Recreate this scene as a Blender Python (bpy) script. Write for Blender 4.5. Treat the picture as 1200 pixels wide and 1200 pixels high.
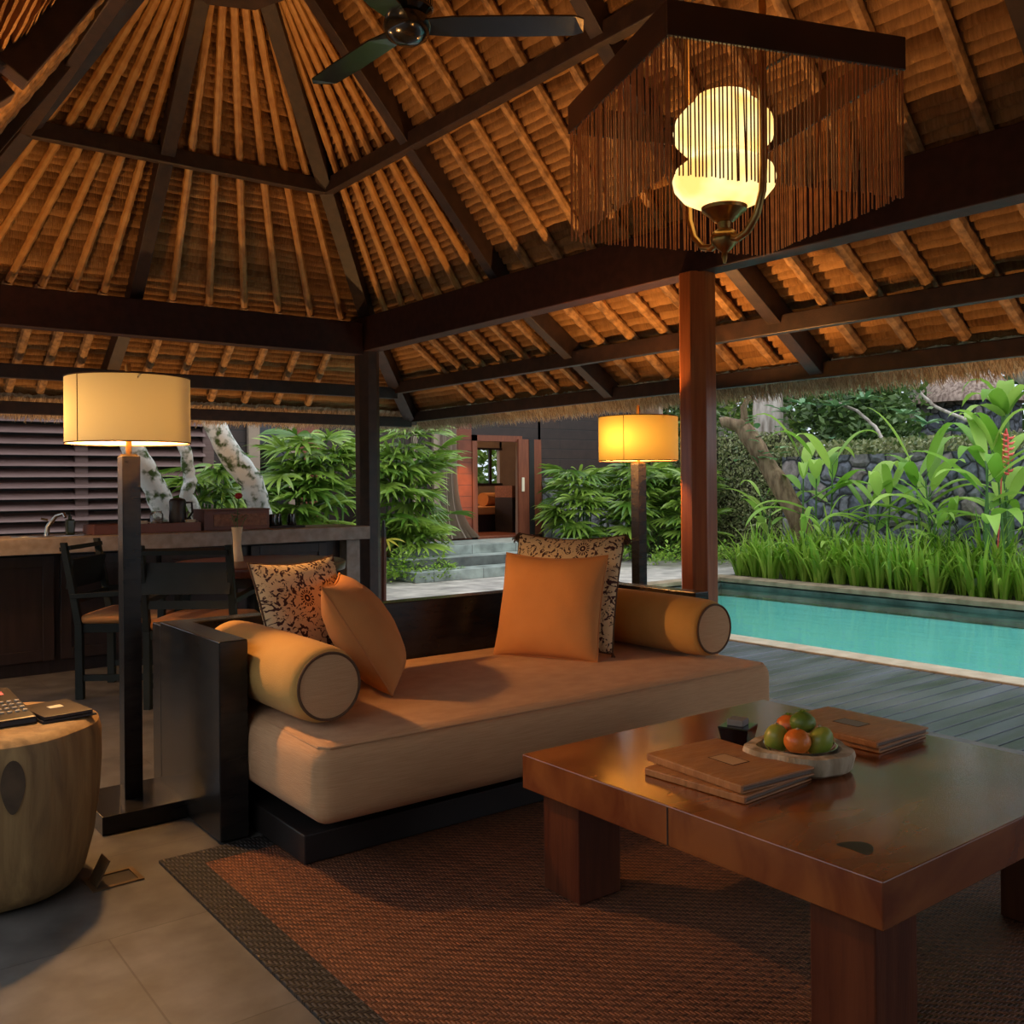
import bpy, math, random
from mathutils import Matrix, Vector, Euler
from math import sin, cos, pi, radians, sqrt, atan2
for o in list(bpy.data.objects): bpy.data.objects.remove(o)
SC = bpy.context.scene; COL = SC.collection
rnd = random.Random(7)

# ------------------------------------------------------------------ camera
YAW, PIT, ROL = radians(52.044), radians(0.083), radians(-0.507)
fw = Vector((cos(YAW)*cos(PIT), sin(YAW)*cos(PIT), sin(PIT)))
ri = Vector((sin(YAW), -cos(YAW), 0)); up = ri.cross(fw)
r2 = cos(ROL)*ri + sin(ROL)*up; u2 = -sin(ROL)*ri + cos(ROL)*up
cd = bpy.data.cameras.new('camera'); cam = bpy.data.objects.new('camera', cd); COL.objects.link(cam)
cam.matrix_world = Matrix(((r2.x, u2.x, -fw.x, 0), (r2.y, u2.y, -fw.y, 0), (r2.z, u2.z, -fw.z, 1.2), (0, 0, 0, 1)))
cd.sensor_width = 36; cd.lens = 1125/1200*36; cd.shift_x = -20/1200; cd.shift_y = -34.6/1200
cd.clip_start = 0.05; cd.clip_end = 300
SC.camera = cam
# ------------------------------------------------------------------ world, exposure
SKY = 1.6
W = bpy.data.worlds.new('overcast_sky'); SC.world = W; W.use_nodes = True
wn = W.node_tree.nodes; wl = W.node_tree.links
bg = wn['Background']
tc = wn.new('ShaderNodeTexCoord'); sx = wn.new('ShaderNodeSeparateXYZ'); cr = wn.new('ShaderNodeValToRGB')
wl.new(tc.outputs['Generated'], sx.inputs[0]); wl.new(sx.outputs['Z'], cr.inputs[0])
cr.color_ramp.elements[0].position = 0.0; cr.color_ramp.elements[0].color = (0.55, 0.62, 0.70, 1)
cr.color_ramp.elements[1].position = 0.7; cr.color_ramp.elements[1].color = (1.0, 1.08, 1.2, 1)
wl.new(cr.outputs[0], bg.inputs[0]); bg.inputs[1].default_value = SKY
SC.view_settings.view_transform = 'Standard'; SC.view_settings.look = 'None'
SC.view_settings.gamma = 1; SC.view_settings.use_curve_mapping = False
SC.view_settings.exposure = 0.0
SC.cycles.use_denoising = True
SC.cycles.max_bounces = 10; SC.cycles.diffuse_bounces = 5; SC.cycles.transparent_max_bounces = 24
SC.cycles.sample_clamp_indirect = 6.0
def lamp(name, loc, power, color=(1, .50, .17), rad=.03):
    l = bpy.data.lights.new(name, 'POINT'); l.energy = power; l.color = color; l.shadow_soft_size = rad
    o = bpy.data.objects.new(name, l); o.location = loc; COL.objects.link(o); return o
sd = bpy.data.lights.new('veiled_sun', 'SUN'); sd.energy = 1.5; sd.angle = radians(50); sd.color = (1, .97, .9)
so = bpy.data.objects.new('veiled_sun', sd); COL.objects.link(so); so.rotation_euler = Euler((radians(28), radians(24), 0))
FLOOR_LAMP_W, PENDANT_W, VILLA_W = 100, 120, 80

# ------------------------------------------------------------------ materials
def M(name, col, col2=None, rough=.5, scale=4, stretch=(1, 1, 1), detail=4, bump=0, bscale=None, bstretch=None,
      metal=0, coat=0, coords='Object', rnd_attr=False, trans=0, spec=.5, sheen=0, contrast=(.35, .65), emit=None, estr=0, distort=0):
    m = bpy.data.materials.new(name); m.use_nodes = True
    n = m.node_tree.nodes; l = m.node_tree.links; b = n['Principled BSDF']; out = n['Material Output']
    b.inputs['Roughness'].default_value = rough; b.inputs['Metallic'].default_value = metal
    b.inputs['Specular IOR Level'].default_value = spec
    b.inputs['Coat Weight'].default_value = coat; b.inputs['Coat Roughness'].default_value = .12
    b.inputs['Sheen Weight'].default_value = sheen
    b.inputs['Base Color'].default_value = (*col, 1)
    t = n.new('ShaderNodeTexCoord'); mp = n.new('ShaderNodeMapping'); l.new(t.outputs[coords], mp.inputs[0])
    mp.inputs['Scale'].default_value = stretch
    csock = None
    if col2 is not None:
        r = n.new('ShaderNodeValToRGB'); r.color_ramp.elements[0].position = contrast[0]; r.color_ramp.elements[1].position = contrast[1]
        r.color_ramp.elements[0].color = (*col, 1); r.color_ramp.elements[1].color = (*col2, 1)
        tx = n.new('ShaderNodeTexNoise'); tx.inputs['Scale'].default_value = scale; tx.inputs['Detail'].default_value = detail
        tx.inputs['Distortion'].default_value = distort
        l.new(mp.outputs[0], tx.inputs[0])
        if rnd_attr:
            a = n.new('ShaderNodeAttribute'); a.attribute_name = 'rnd'
            ad = n.new('ShaderNodeMath'); ad.operation = 'MULTIPLY_ADD'; ad.inputs[1].default_value = .35
            l.new(tx.outputs[0], ad.inputs[0])
            sc_ = n.new('ShaderNodeMath'); sc_.operation = 'MULTIPLY'; sc_.inputs[1].default_value = .65
            l.new(a.outputs['Fac'], sc_.inputs[0]); l.new(sc_.outputs[0], ad.inputs[2]); l.new(ad.outputs[0], r.inputs[0])
        else: l.new(tx.outputs[0], r.inputs[0])
        l.new(r.outputs[0], b.inputs['Base Color']); csock = r.outputs[0]
    if bump:
        t2 = n.new('ShaderNodeTexNoise'); t2.inputs['Scale'].default_value = bscale or scale; t2.inputs['Detail'].default_value = 5
        mp2 = n.new('ShaderNodeMapping'); l.new(t.outputs[coords], mp2.inputs[0]); mp2.inputs['Scale'].default_value = bstretch or stretch
        l.new(mp2.outputs[0], t2.inputs[0])
        bp = n.new('ShaderNodeBump'); bp.inputs['Strength'].default_value = bump; bp.inputs['Distance'].default_value = .01
        l.new(t2.outputs[0], bp.inputs['Height']); l.new(bp.outputs[0], b.inputs['Normal'])
    if trans:
        tr = n.new('ShaderNodeBsdfTranslucent'); mx = n.new('ShaderNodeMixShader'); mx.inputs[0].default_value = trans
        if csock: l.new(csock, tr.inputs[0])
        else: tr.inputs[0].default_value = (*col, 1)
        l.new(b.outputs[0], mx.inputs[1]); l.new(tr.outputs[0], mx.inputs[2]); l.new(mx.outputs[0], out.inputs[0])
    if emit:
        b.inputs['Emission Color'].default_value = (*emit, 1); b.inputs['Emission Strength'].default_value = estr
    return m
def nodes(m): return m.node_tree.nodes, m.node_tree.links, m.node_tree.nodes['Principled BSDF']
def ramp(n, stops):
    r = n.new('ShaderNodeValToRGB'); e = r.color_ramp.elements
    while len(e) < len(stops): e.new(.5)
    for x, (p, c) in zip(e, stops): x.position = p; x.color = (*c, 1)
    return r
def brickmat(name, c1, c2, mortar, bw, rh, msize, off=(0, 0, 0), rot=0, rough=.7, bump=.3, noise=.5, offset=.5, nscale=6, rough2=None, bdist=.004):
    m = M(name, c1, rough=rough); n, l, b = nodes(m)
    t = n.new('ShaderNodeTexCoord'); mp = n.new('ShaderNodeMapping'); mp.inputs['Location'].default_value = off; mp.inputs['Rotation'].default_value = rot if isinstance(rot, tuple) else (0, 0, rot)
    l.new(t.outputs['Object'], mp.inputs[0])
    br = n.new('ShaderNodeTexBrick'); br.inputs['Scale'].default_value = 1; br.inputs['Brick Width'].default_value = bw; br.inputs['Row Height'].default_value = rh
    br.inputs['Mortar Size'].default_value = msize; br.inputs['Color1'].default_value = (*c1, 1); br.inputs['Color2'].default_value = (*c2, 1); br.inputs['Mortar'].default_value = (*mortar, 1)
    br.offset = offset; br.inputs['Mortar Smooth'].default_value = .3
    l.new(mp.outputs[0], br.inputs[0])
    nz = n.new('ShaderNodeTexNoise'); nz.inputs['Scale'].default_value = nscale; nz.inputs['Detail'].default_value = 6; l.new(mp.outputs[0], nz.inputs[0])
    r = ramp(n, [(.3, (1-noise,)*3), (.7, (1+noise*.4,)*3)]); l.new(nz.outputs[0], r.inputs[0])
    mx = n.new('ShaderNodeMixRGB'); mx.blend_type = 'MULTIPLY'; mx.inputs[0].default_value = 1
    l.new(br.outputs[0], mx.inputs[1]); l.new(r.outputs[0], mx.inputs[2]); l.new(mx.outputs[0], b.inputs['Base Color'])
    ad = n.new('ShaderNodeMath'); ad.operation = 'MULTIPLY_ADD'; ad.inputs[1].default_value = -1; l.new(br.outputs['Fac'], ad.inputs[0])
    ms = n.new('ShaderNodeMath'); ms.operation = 'MULTIPLY'; ms.inputs[1].default_value = .3; l.new(nz.outputs[0], ms.inputs[0]); l.new(ms.outputs[0], ad.inputs[2])
    bp = n.new('ShaderNodeBump'); bp.inputs['Strength'].default_value = bump; bp.inputs['Distance'].default_value = bdist
    l.new(ad.outputs[0], bp.inputs['Height']); l.new(bp.outputs[0], b.inputs['Normal'])
    if rough2 is not None:
        rr = ramp(n, [(.35, (rough,)*3), (.65, (rough2,)*3)]); l.new(nz.outputs[0], rr.inputs[0]); l.new(rr.outputs[0], b.inputs['Roughness'])
    return m
def stonemat(name, stops, scale=3.3, mortar=(.012, .012, .014), bump=1.0):
    m = M(name, stops[0][1], rough=.8); n, l, b = nodes(m)
    t = n.new('ShaderNodeTexCoord'); nz0 = n.new('ShaderNodeTexNoise'); nz0.inputs['Scale'].default_value = 4
    mxv = n.new('ShaderNodeMixRGB'); mxv.inputs[0].default_value = .12; l.new(t.outputs['Object'], nz0.inputs[0]); l.new(t.outputs['Object'], mxv.inputs[1]); l.new(nz0.outputs['Color'], mxv.inputs[2])
    v = n.new('ShaderNodeTexVoronoi'); v.inputs['Scale'].default_value = scale; l.new(mxv.outputs[0], v.inputs[0])
    d = n.new('ShaderNodeTexVoronoi'); d.feature = 'DISTANCE_TO_EDGE'; d.inputs['Scale'].default_value = scale; l.new(mxv.outputs[0], d.inputs[0])
    bw = n.new('ShaderNodeSeparateColor'); l.new(v.outputs['Color'], bw.inputs[0]); r = ramp(n, stops); l.new(bw.outputs[0], r.inputs[0])
    nz = n.new('ShaderNodeTexNoise'); nz.inputs['Scale'].default_value = 14; nz.inputs['Detail'].default_value = 8; l.new(t.outputs['Object'], nz.inputs[0])
    r3 = ramp(n, [(.3, (.55,)*3), (.75, (1.3,)*3)]); l.new(nz.outputs[0], r3.inputs[0])
    mu = n.new('ShaderNodeMixRGB'); mu.blend_type = 'MULTIPLY'; mu.inputs[0].default_value = 1; l.new(r.outputs[0], mu.inputs[1]); l.new(r3.outputs[0], mu.inputs[2])
    e = ramp(n, [(0.02, (0, 0, 0)), (.09, (1, 1, 1))]); l.new(d.outputs['Distance'], e.inputs[0])
    mx = n.new('ShaderNodeMixRGB'); l.new(e.outputs[0], mx.inputs[0]); mx.inputs[1].default_value = (*mortar, 1); l.new(mu.outputs[0], mx.inputs[2]); l.new(mx.outputs[0], b.inputs['Base Color'])
    hr = ramp(n, [(0, (0, 0, 0)), (.25, (1, 1, 1))]); l.new(d.outputs['Distance'], hr.inputs[0])
    ha = n.new('ShaderNodeMath'); ha.operation = 'MULTIPLY_ADD'; ha.inputs[1].default_value = .25; l.new(nz.outputs[0], ha.inputs[0]); l.new(hr.outputs[0], ha.inputs[2])
    bp = n.new('ShaderNodeBump'); bp.inputs['Strength'].default_value = bump; bp.inputs['Distance'].default_value = .04; l.new(ha.outputs[0], bp.inputs['Height']); l.new(bp.outputs[0], b.inputs['Normal'])
    return m
MT = {}
MT['beam'] = M('dark_red_timber', (.020, .006, .0045), (.036, .011, .008), rough=.6, spec=.25, scale=3, stretch=(6, 6, 6), bump=.15, bscale=30)
MT['rafter'] = M('dark_brown_timber', (.022, .012, .010), (.042, .021, .015), rough=.5, scale=4, stretch=(4, 4, 4), bump=.15, bscale=30)
MT['post'] = M('varnished_red_timber', (.27, .070, .020), (.38, .115, .035), rough=.28, scale=3, stretch=(14, 14, .8), bump=.12, bscale=4, coat=.3)
MT['thatch'] = M('woven_thatch', (.13, .055, .017), (.46, .24, .09), rough=.9, scale=1, stretch=(70, 10, 1), coords='UV', rnd_attr=True, bump=1.0, bscale=1, bstretch=(170, 16, 1), spec=.2, contrast=(.25, .75))
MT['bamboo'] = M('golden_bamboo', (.42, .19, .05), (.55, .29, .09), rough=.45, scale=3, stretch=(5, 5, 5), bump=.1, bscale=40)
MT['batten'] = M('rope_bound_bamboo', (.20, .10, .035), (.50, .27, .10), rough=.6, scale=22, stretch=(1, 1, 1), bump=.5, bscale=45)
MT['fringe'] = M('dry_thatch_ends', (.36, .24, .14), (.74, .58, .39), rough=.9, scale=8, rnd_attr=True, trans=.2)
MT['black'] = M('black_lacquered_wood', (.010, .009, .009), (.018, .016, .014), rough=.24, spec=.35, scale=3, stretch=(3, 3, 12), bump=.03, bscale=12)
MT['blackmatte'] = M('matte_black_wood', (.012, .010, .010), (.022, .017, .015), rough=.42, scale=4)
MT['brass'] = M('aged_brass', (.50, .30, .11), (.38, .21, .07), rough=.3, metal=1, scale=20)
MT['stumpknot'] = M('grey_brown_knot', (.055, .032, .016), (.10, .06, .03), rough=.7, scale=14)
MT['socketmetal'] = M('dull_bronze', (.16, .10, .05), (.11, .07, .035), rough=.45, metal=.7, scale=20)
MT['seat'] = M('beige_linen', (.49, .265, .125), (.56, .32, .16), rough=.9, scale=6, stretch=(2, 2, 60), bump=.25, bscale=180, bstretch=(1, 1, 3), sheen=.05)
MT['bolster'] = M('ochre_linen', (.50, .265, .065), (.56, .31, .085), rough=.9, scale=5, bump=.2, bscale=200, sheen=.05)
MT['orange'] = M('burnt_orange_cotton', (.50, .20, .055), (.57, .24, .07), rough=.9, scale=4, bump=.15, bscale=220, sheen=.05)
MT['pipe'] = M('brown_piping', (.10, .045, .018), rough=.8)
MT['orangepipe'] = M('orange_piping', (.5, .2, .06), rough=.8)
MT['shade'] = M('lamp_shade_linen', (.62, .50, .32), rough=.9)
n, l, b = nodes(MT['shade'])
tr = n.new('ShaderNodeBsdfTranslucent'); tr.inputs[0].default_value = (.019, .0175, .009, 1)
ad = n.new('ShaderNodeAddShader'); l.new(b.outputs[0], ad.inputs[0]); l.new(tr.outputs[0], ad.inputs[1]); l.new(ad.outputs[0], n['Material Output'].inputs[0])
MT['ambershade'] = M('amber_lamp_shade', (.60, .42, .18), rough=.9)
n, l, b = nodes(MT['ambershade'])
tr = n.new('ShaderNodeBsdfTranslucent'); tr.inputs[0].default_value = (.017, .0135, .0035, 1)
ad = n.new('ShaderNodeAddShader'); l.new(b.outputs[0], ad.inputs[0]); l.new(tr.outputs[0], ad.inputs[1]); l.new(ad.outputs[0], n['Material Output'].inputs[0])
MT['glass_globe'] = M('alabaster_glass', (.8, .62, .3), rough=.35)
n, l, b = nodes(MT['glass_globe'])
t = n.new('ShaderNodeTexCoord'); nz = n.new('ShaderNodeTexNoise'); nz.inputs['Scale'].default_value = 9; l.new(t.outputs['Object'], nz.inputs[0])
r = ramp(n, [(.35, (1.0, .58, .15)), (.65, (1.0, .84, .40))]); l.new(nz.outputs[0], r.inputs[0]); l.new(r.outputs[0], b.inputs['Emission Color']); b.inputs['Emission Strength'].default_value = 1.5
MT['table'] = M('lacquered_teak', (.145, .031, .008), (.27, .082, .02), rough=.2, scale=2.2, stretch=(1.2, 3.2, 2), detail=6, bump=.12, bscale=5, bstretch=(1, 1, 1), coat=.35, distort=.8)
MT['tableleg'] = M('teak_leg', (.075, .018, .008), (.125, .034, .013), rough=.3, scale=4, stretch=(8, 8, .8), bump=.1, bscale=20)
def twillmat(name, c1, c2, cell=.0085, rough=.65, bump=.8):
    m = M(name, c1, rough=rough, spec=.35); n, l, b = nodes(m)
    def mth(op, *a):
        q = n.new('ShaderNodeMath'); q.operation = op
        for i_, x_ in enumerate(a):
            if isinstance(x_, (int, float)): q.inputs[i_].default_value = x_
            else: l.new(x_, q.inputs[i_])
        return q.outputs[0]
    t = n.new('ShaderNodeTexCoord'); sp = n.new('ShaderNodeSeparateXYZ'); l.new(t.outputs['Object'], sp.inputs[0])
    u = mth('DIVIDE', sp.outputs['X'], cell); v = mth('DIVIDE', sp.outputs['Y'], cell); fu = mth('FRACT', u); fv = mth('FRACT', v); iu = mth('FLOOR', u); iv = mth('FLOOR', v)
    flag = mth('LESS_THAN', mth('FRACT', mth('DIVIDE', mth('ADD', iu, iv), 4)), .49)
    pu = mth('SUBTRACT', 1, mth('POWER', mth('ABSOLUTE', mth('SUBTRACT', mth('MULTIPLY', fu, 2), 1)), 3)); pv = mth('SUBTRACT', 1, mth('POWER', mth('ABSOLUTE', mth('SUBTRACT', mth('MULTIPLY', fv, 2), 1)), 3))
    hgt = mth('ADD', mth('MULTIPLY', flag, pu), mth('MULTIPLY', mth('SUBTRACT', 1, flag), mth('MULTIPLY', pv, .8)))
    wn_ = n.new('ShaderNodeTexWhiteNoise'); wn_.noise_dimensions = '2D'; cx_ = n.new('ShaderNodeCombineXYZ'); l.new(mth('ADD', mth('MULTIPLY', iu, flag), mth('MULTIPLY', 997, mth('SUBTRACT', 1, flag))), cx_.inputs[0]); l.new(mth('ADD', mth('MULTIPLY', iv, mth('SUBTRACT', 1, flag)), mth('MULTIPLY', 511, flag)), cx_.inputs[1]); l.new(cx_.outputs[0], wn_.inputs['Vector'])
    nz = n.new('ShaderNodeTexNoise'); nz.inputs['Scale'].default_value = 3; nz.inputs['Detail'].default_value = 5; l.new(t.outputs['Object'], nz.inputs[0])
    mixv = mth('ADD', mth('MULTIPLY', wn_.outputs[0], .45), mth('ADD', mth('MULTIPLY', flag, .35), mth('MULTIPLY', nz.outputs[0], .35)))
    r = ramp(n, [(.15, c2), (.95, c1)]); l.new(mixv, r.inputs[0]); l.new(r.outputs[0], b.inputs['Base Color'])
    bp = n.new('ShaderNodeBump'); bp.inputs['Strength'].default_value = bump; bp.inputs['Distance'].default_value = .006; l.new(hgt, bp.inputs['Height']); l.new(bp.outputs[0], b.inputs['Normal'])
    return m
MT['rug'] = twillmat('woven_rattan_mat', (.27, .098, .04), (.055, .018, .009))
MT['rugborder'] = twillmat('dark_rattan_border', (.046, .039, .034), (.007, .006, .0055), .0105, .6)
MT['floor'] = brickmat('andesite_tiles', (.108, .100, .088), (.085, .079, .071), (.06, .056, .048), .92, .6, .003, off=(-.68, -.305, 0), rough=.55, bump=.2, noise=.5, offset=.37, nscale=7)
MT['deck'] = M('weathered_decking_painted_sheen', (.010, .019, .018), (.085, .10, .135), rough=.28, scale=1.8, stretch=(.5, 3, 1), bump=.2, bscale=30, bstretch=(1, 8, 1), spec=.4)  # lighter bluish tone paints sky gloss streaks into the board colour
MT['coping'] = M('sandstone_coping', (.30, .26, .18), (.42, .37, .27), rough=.8, scale=7, bump=.3, bscale=25)
MT['mosscoping'] = M('mossy_coping', (.15, .11, .06), (.28, .21, .13), rough=.85, scale=6, bump=.4, bscale=25)
MT['pool'] = M('turquoise_pool_tiles', (.38, .74, .69), (.46, .80, .76), rough=.5, scale=2.2)
MT['poolwall'] = M('dark_pool_stone', (.06, .06, .05), (.20, .19, .17), rough=.6, scale=4, bump=.5, bscale=10)
MT['water'] = bpy.data.materials.new('pool_water'); MT['water'].use_nodes = True
n = MT['water'].node_tree.nodes; l = MT['water'].node_tree.links; n.remove(n['Principled BSDF'])
tp = n.new('ShaderNodeBsdfTransparent'); tp.inputs[0].default_value = (.86, .98, .97, 1); gl = n.new('ShaderNodeBsdfGlossy'); gl.inputs['Roughness'].default_value = .07
fr = n.new('ShaderNodeFresnel'); fr.inputs[0].default_value = 1.33; mx = n.new('ShaderNodeMixShader')
t = n.new('ShaderNodeTexCoord'); mp = n.new('ShaderNodeMapping'); mp.inputs['Scale'].default_value = (3, 1.2, 1); nz = n.new('ShaderNodeTexNoise'); nz.inputs['Scale'].default_value = 1.6; bp = n.new('ShaderNodeBump'); bp.inputs['Strength'].default_value = .12; bp.inputs['Distance'].default_value = .05
l.new(t.outputs['Object'], mp.inputs[0]); l.new(mp.outputs[0], nz.inputs[0]); l.new(nz.outputs[0], bp.inputs['Height']); l.new(bp.outputs[0], gl.inputs['Normal']); l.new(bp.outputs[0], fr.inputs['Normal'])
l.new(fr.outputs[0], mx.inputs[0]); l.new(tp.outputs[0], mx.inputs[1]); l.new(gl.outputs[0], mx.inputs[2]); l.new(mx.outputs[0], n['Material Output'].inputs[0])
MT['paving'] = brickmat('pale_paving', (.48, .44, .38), (.38, .35, .31), (.18, .16, .14), .8, .45, .006, rough=.6, bump=.3, noise=.5, nscale=4)
MT['soil'] = M('garden_soil', (.035, .028, .016), (.07, .07, .03), rough=.95, scale=9, bump=.6, bscale=20)
MT['stonewall'] = stonemat('blue_grey_rubble', [(0, (.13, .145, .19)), (.4, (.19, .205, .25)), (.75, (.25, .255, .28)), (1, (.30, .25, .23))], scale=4.6, mortar=(.035, .036, .04))
MT['palestone'] = stonemat('pale_rubble', [(0, (.22, .23, .25)), (.5, (.32, .33, .35)), (1, (.42, .42, .42))], scale=4.5, mortar=(.12, .12, .12))
MT['stepstone'] = brickmat('green_grey_step_stone', (.30, .34, .30), (.23, .27, .245), (.10, .11, .10), .75, .5, .006, rough=.7, bump=.2, noise=.45, nscale=6)
MT['villawood'] = brickmat('dark_board_cladding', (.040, .021, .016), (.030, .017, .014), (.010, .007, .006), 4, .16, .006, rot=(radians(90), 0, 0), rough=.6, bump=.5, noise=.3)
MT['redwood'] = brickmat('red_board_cladding', (.20, .050, .022), (.16, .04, .018), (.05, .014, .008), 4, .17, .005, rot=(radians(90), 0, 0), rough=.5, bump=.4, noise=.3)
MT['redframe'] = M('red_door_frame', (.16, .045, .022), (.22, .065, .03), rough=.4, scale=4, stretch=(8, 8, 1))
MT['plaster'] = M('beige_plaster', (.30, .22, .17), (.36, .27, .2), rough=.9)
MT['louver'] = M('mauve_brown_louver', (.12, .068, .060), (.165, .10, .09), rough=.5, scale=3, stretch=(1, 8, 8))
MT['curtain'] = M('sheer_beige_curtain', (.46, .36, .28), rough=.9, trans=.3)
MT['counter'] = M('terrazzo_slab', (.25, .205, .165), (.36, .31, .26), rough=.45, scale=16, detail=8)
MT['cabinet'] = M('dark_cabinet_wood', (.014, .008, .007), (.026, .014, .012), rough=.45, scale=3, stretch=(8, 8, .8))
MT['tray'] = M('reddish_tray_wood', (.13, .04, .02), (.18, .06, .03), rough=.4, scale=4)
MT['box'] = M('carved_wood', (.20, .075, .035), (.30, .13, .065), rough=.5, scale=30, bump=.8, bscale=45)
MT['bluegrey'] = M('dark_greenish_stain', (.007, .009, .008), (.014, .018, .017), rough=.55, spec=.22, scale=4)
MT['leather'] = M('tan_leather', (.34, .135, .045), (.44, .19, .065), rough=.42, scale=9, stretch=(1, 3, 1), bump=.5, bscale=16, bstretch=(1, 4, 1))
MT['leatherlabel'] = M('pale_leather_label', (.55, .33, .17), rough=.55)
MT['greylabel'] = M('grey_label', (.20, .19, .19), rough=.5)
MT['pages'] = M('brown_page_edges', (.09, .05, .035), (.24, .18, .14), rough=.7, scale=1, stretch=(2, 2, 260))
MT['darkplastic'] = M('dark_plastic', (.020, .015, .014), rough=.4)
MT['keys'] = M('pale_phone_keys', (.42, .36, .28), rough=.5)
MT['redlabel'] = M('red_phone_label', (.6, .07, .09), (.75, .3, .3), rough=.5, scale=40)
MT['cream'] = M('cream_label', (.72, .62, .44), rough=.6)
MT['cable'] = M('grey_cable', (.12, .11, .13), rough=.4)
MT['smoky'] = M('smoky_dark_glass', (.008, .006, .006), rough=.1, coat=.5)
MT['mango'] = M('mango_skin', (.42, .40, .06), (.20, .28, .03), rough=.35, scale=5)
MT['lime'] = M('green_citrus_skin', (.07, .16, .02), (.18, .24, .03), rough=.4, scale=7, bump=.2, bscale=60)
MT['mandarin'] = M('mandarin_skin', (.72, .15, .02), (.80, .22, .03), rough=.35, scale=6, bump=.25, bscale=70)
MT['bark'] = M('petrified_wood_bark', (.30, .22, .13), (.62, .50, .35), rough=.85, scale=10, stretch=(2, 2, .3), bump=1, bscale=22, bstretch=(2, 2, .3))
MT['silver'] = M('polished_dish', (.7, .75, .8), rough=.12, metal=1)
MT['steel'] = M('brushed_steel', (.5, .5, .48), rough=.25, metal=1)
MT['stump'] = M('bleached_stump_wood', (.15, .08, .03), (.36, .22, .085), rough=.65, scale=3.2, stretch=(5, 5, .8), detail=7, bump=.5, bscale=6, bstretch=(5, 5, .5), contrast=(.28, .66), distort=.6)
MT['vase'] = M('cream_ceramic', (.80, .60, .36), rough=.3)
MT['petal'] = M('red_petal', (.42, .02, .02), rough=.6)
MT['stem'] = M('green_stem', (.07, .16, .03), rough=.6)
MT['glass'] = M('clear_glass', (.8, .85, .8), rough=.08)
nodes(MT['glass'])[2].inputs['Transmission Weight'].default_value = .9
MT['soap'] = M('dark_green_bottle', (.02, .03, .015), rough=.2)
MT['fan'] = M('black_enamel', (.010, .010, .010), rough=.18, coat=.4)
MT['frangi'] = M('lichen_white_bark', (.06, .10, .02), (.80, .80, .76), rough=.9, scale=11, contrast=(.36, .5), bump=.6, bscale=26)
MT['brownbark'] = M('brown_bark', (.10, .06, .03), (.24, .16, .09), rough=.9, scale=9, stretch=(2, 2, .6), bump=1, bscale=14)
MT['greybark'] = M('pale_grey_bark', (.22, .18, .14), (.58, .52, .45), rough=.9, scale=5, stretch=(2, 2, .5), bump=.8, bscale=14)
def leafmat(name, c1, c2, rough=.35, trans=.25, spec=.45): return M(name, c1, c2, rough=rough, scale=2.5, rnd_attr=True, trans=trans, spec=spec, contrast=(.2, .85))
MT['palm'] = leafmat('lady_palm_leaf', (.07, .165, .016), (.30, .44, .065), rough=.3)
MT['palmyellow'] = leafmat('yellowed_palm_leaf', (.35, .3, .02), (.5, .42, .03))
MT['lily'] = leafmat('lily_leaf', (.15, .32, .02), (.40, .55, .08), trans=.4)
MT['canna'] = leafmat('canna_leaf', (.15, .33, .03), (.40, .58, .11), rough=.5, trans=.4, spec=.3)
MT['cover'] = leafmat('bright_groundcover', (.11, .25, .02), (.34, .50, .06))
MT['fig'] = leafmat('creeping_fig', (.08, .12, .03), (.36, .36, .16), trans=.2)
MT['tree'] = leafmat('tree_leaf', (.10, .20, .03), (.34, .46, .10))
MT['treedark'] = leafmat('dark_tree_leaf', (.045, .10, .025), (.17, .27, .075))
MT['bluegreen'] = leafmat('frangipani_leaf', (.05, .17, .06), (.20, .36, .14))
MT['helired'] = M('heliconia_red', (.70, .06, .05), (.78, .16, .12), rough=.4, scale=8)
MT['heliyellow'] = M('heliconia_yellow', (.75, .55, .06), rough=.4)
MT['hutthatch'] = M('weathered_thatch', (.17, .11, .085), (.48, .35, .28), rough=.95, scale=3, stretch=(6, 6, 1.4), bump=1, bscale=9, bstretch=(8, 8, 1))
MT['beads'] = M('wooden_bead_strings', (.42, .125, .03), (.62, .21, .06), rough=.5, scale=30)
MT['woodframe'] = M('dark_shade_frame', (.055, .018, .008), (.09, .03, .012), rough=.4, scale=4)
# batik
MT['batik'] = M('batik_print', (.62, .42, .2), rough=.85, bump=.1, bscale=200)
n, l, b = nodes(MT['batik'])
t = n.new('ShaderNodeTexCoord'); v = n.new('ShaderNodeTexVoronoi'); v.inputs['Scale'].default_value = 11; v.inputs['Randomness'].default_value = .7
mpz = n.new('ShaderNodeMapping'); mpz.inputs['Scale'].default_value = (1, 1, 0); l.new(t.outputs['Object'], mpz.inputs[0]); l.new(mpz.outputs[0], v.inputs[0])
wv = n.new('ShaderNodeMath'); wv.operation = 'SINE'; ml = n.new('ShaderNodeMath'); ml.operation = 'MULTIPLY'; ml.inputs[1].default_value = 22; l.new(v.outputs['Distance'], ml.inputs[0]); l.new(ml.outputs[0], wv.inputs[0])
ra = ramp(n, [(.55, (0, 0, 0)), (.62, (1, 1, 1))]); l.new(wv.outputs[0], ra.inputs[0])
nz = n.new('ShaderNodeTexNoise'); nz.inputs['Scale'].default_value = 38; nz.inputs['Detail'].default_value = 1.5; nz.inputs['Distortion'].default_value = 1.6; l.new(mpz.outputs[0], nz.inputs[0])
rb = ramp(n, [(.53, (0, 0, 0)), (.56, (1, 1, 1))]); l.new(nz.outputs[0], rb.inputs[0])
mn = n.new('ShaderNodeMath'); mn.operation = 'MULTIPLY'; l.new(ra.outputs[0], mn.inputs[0]); l.new(rb.outputs[0], mn.inputs[1])
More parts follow.
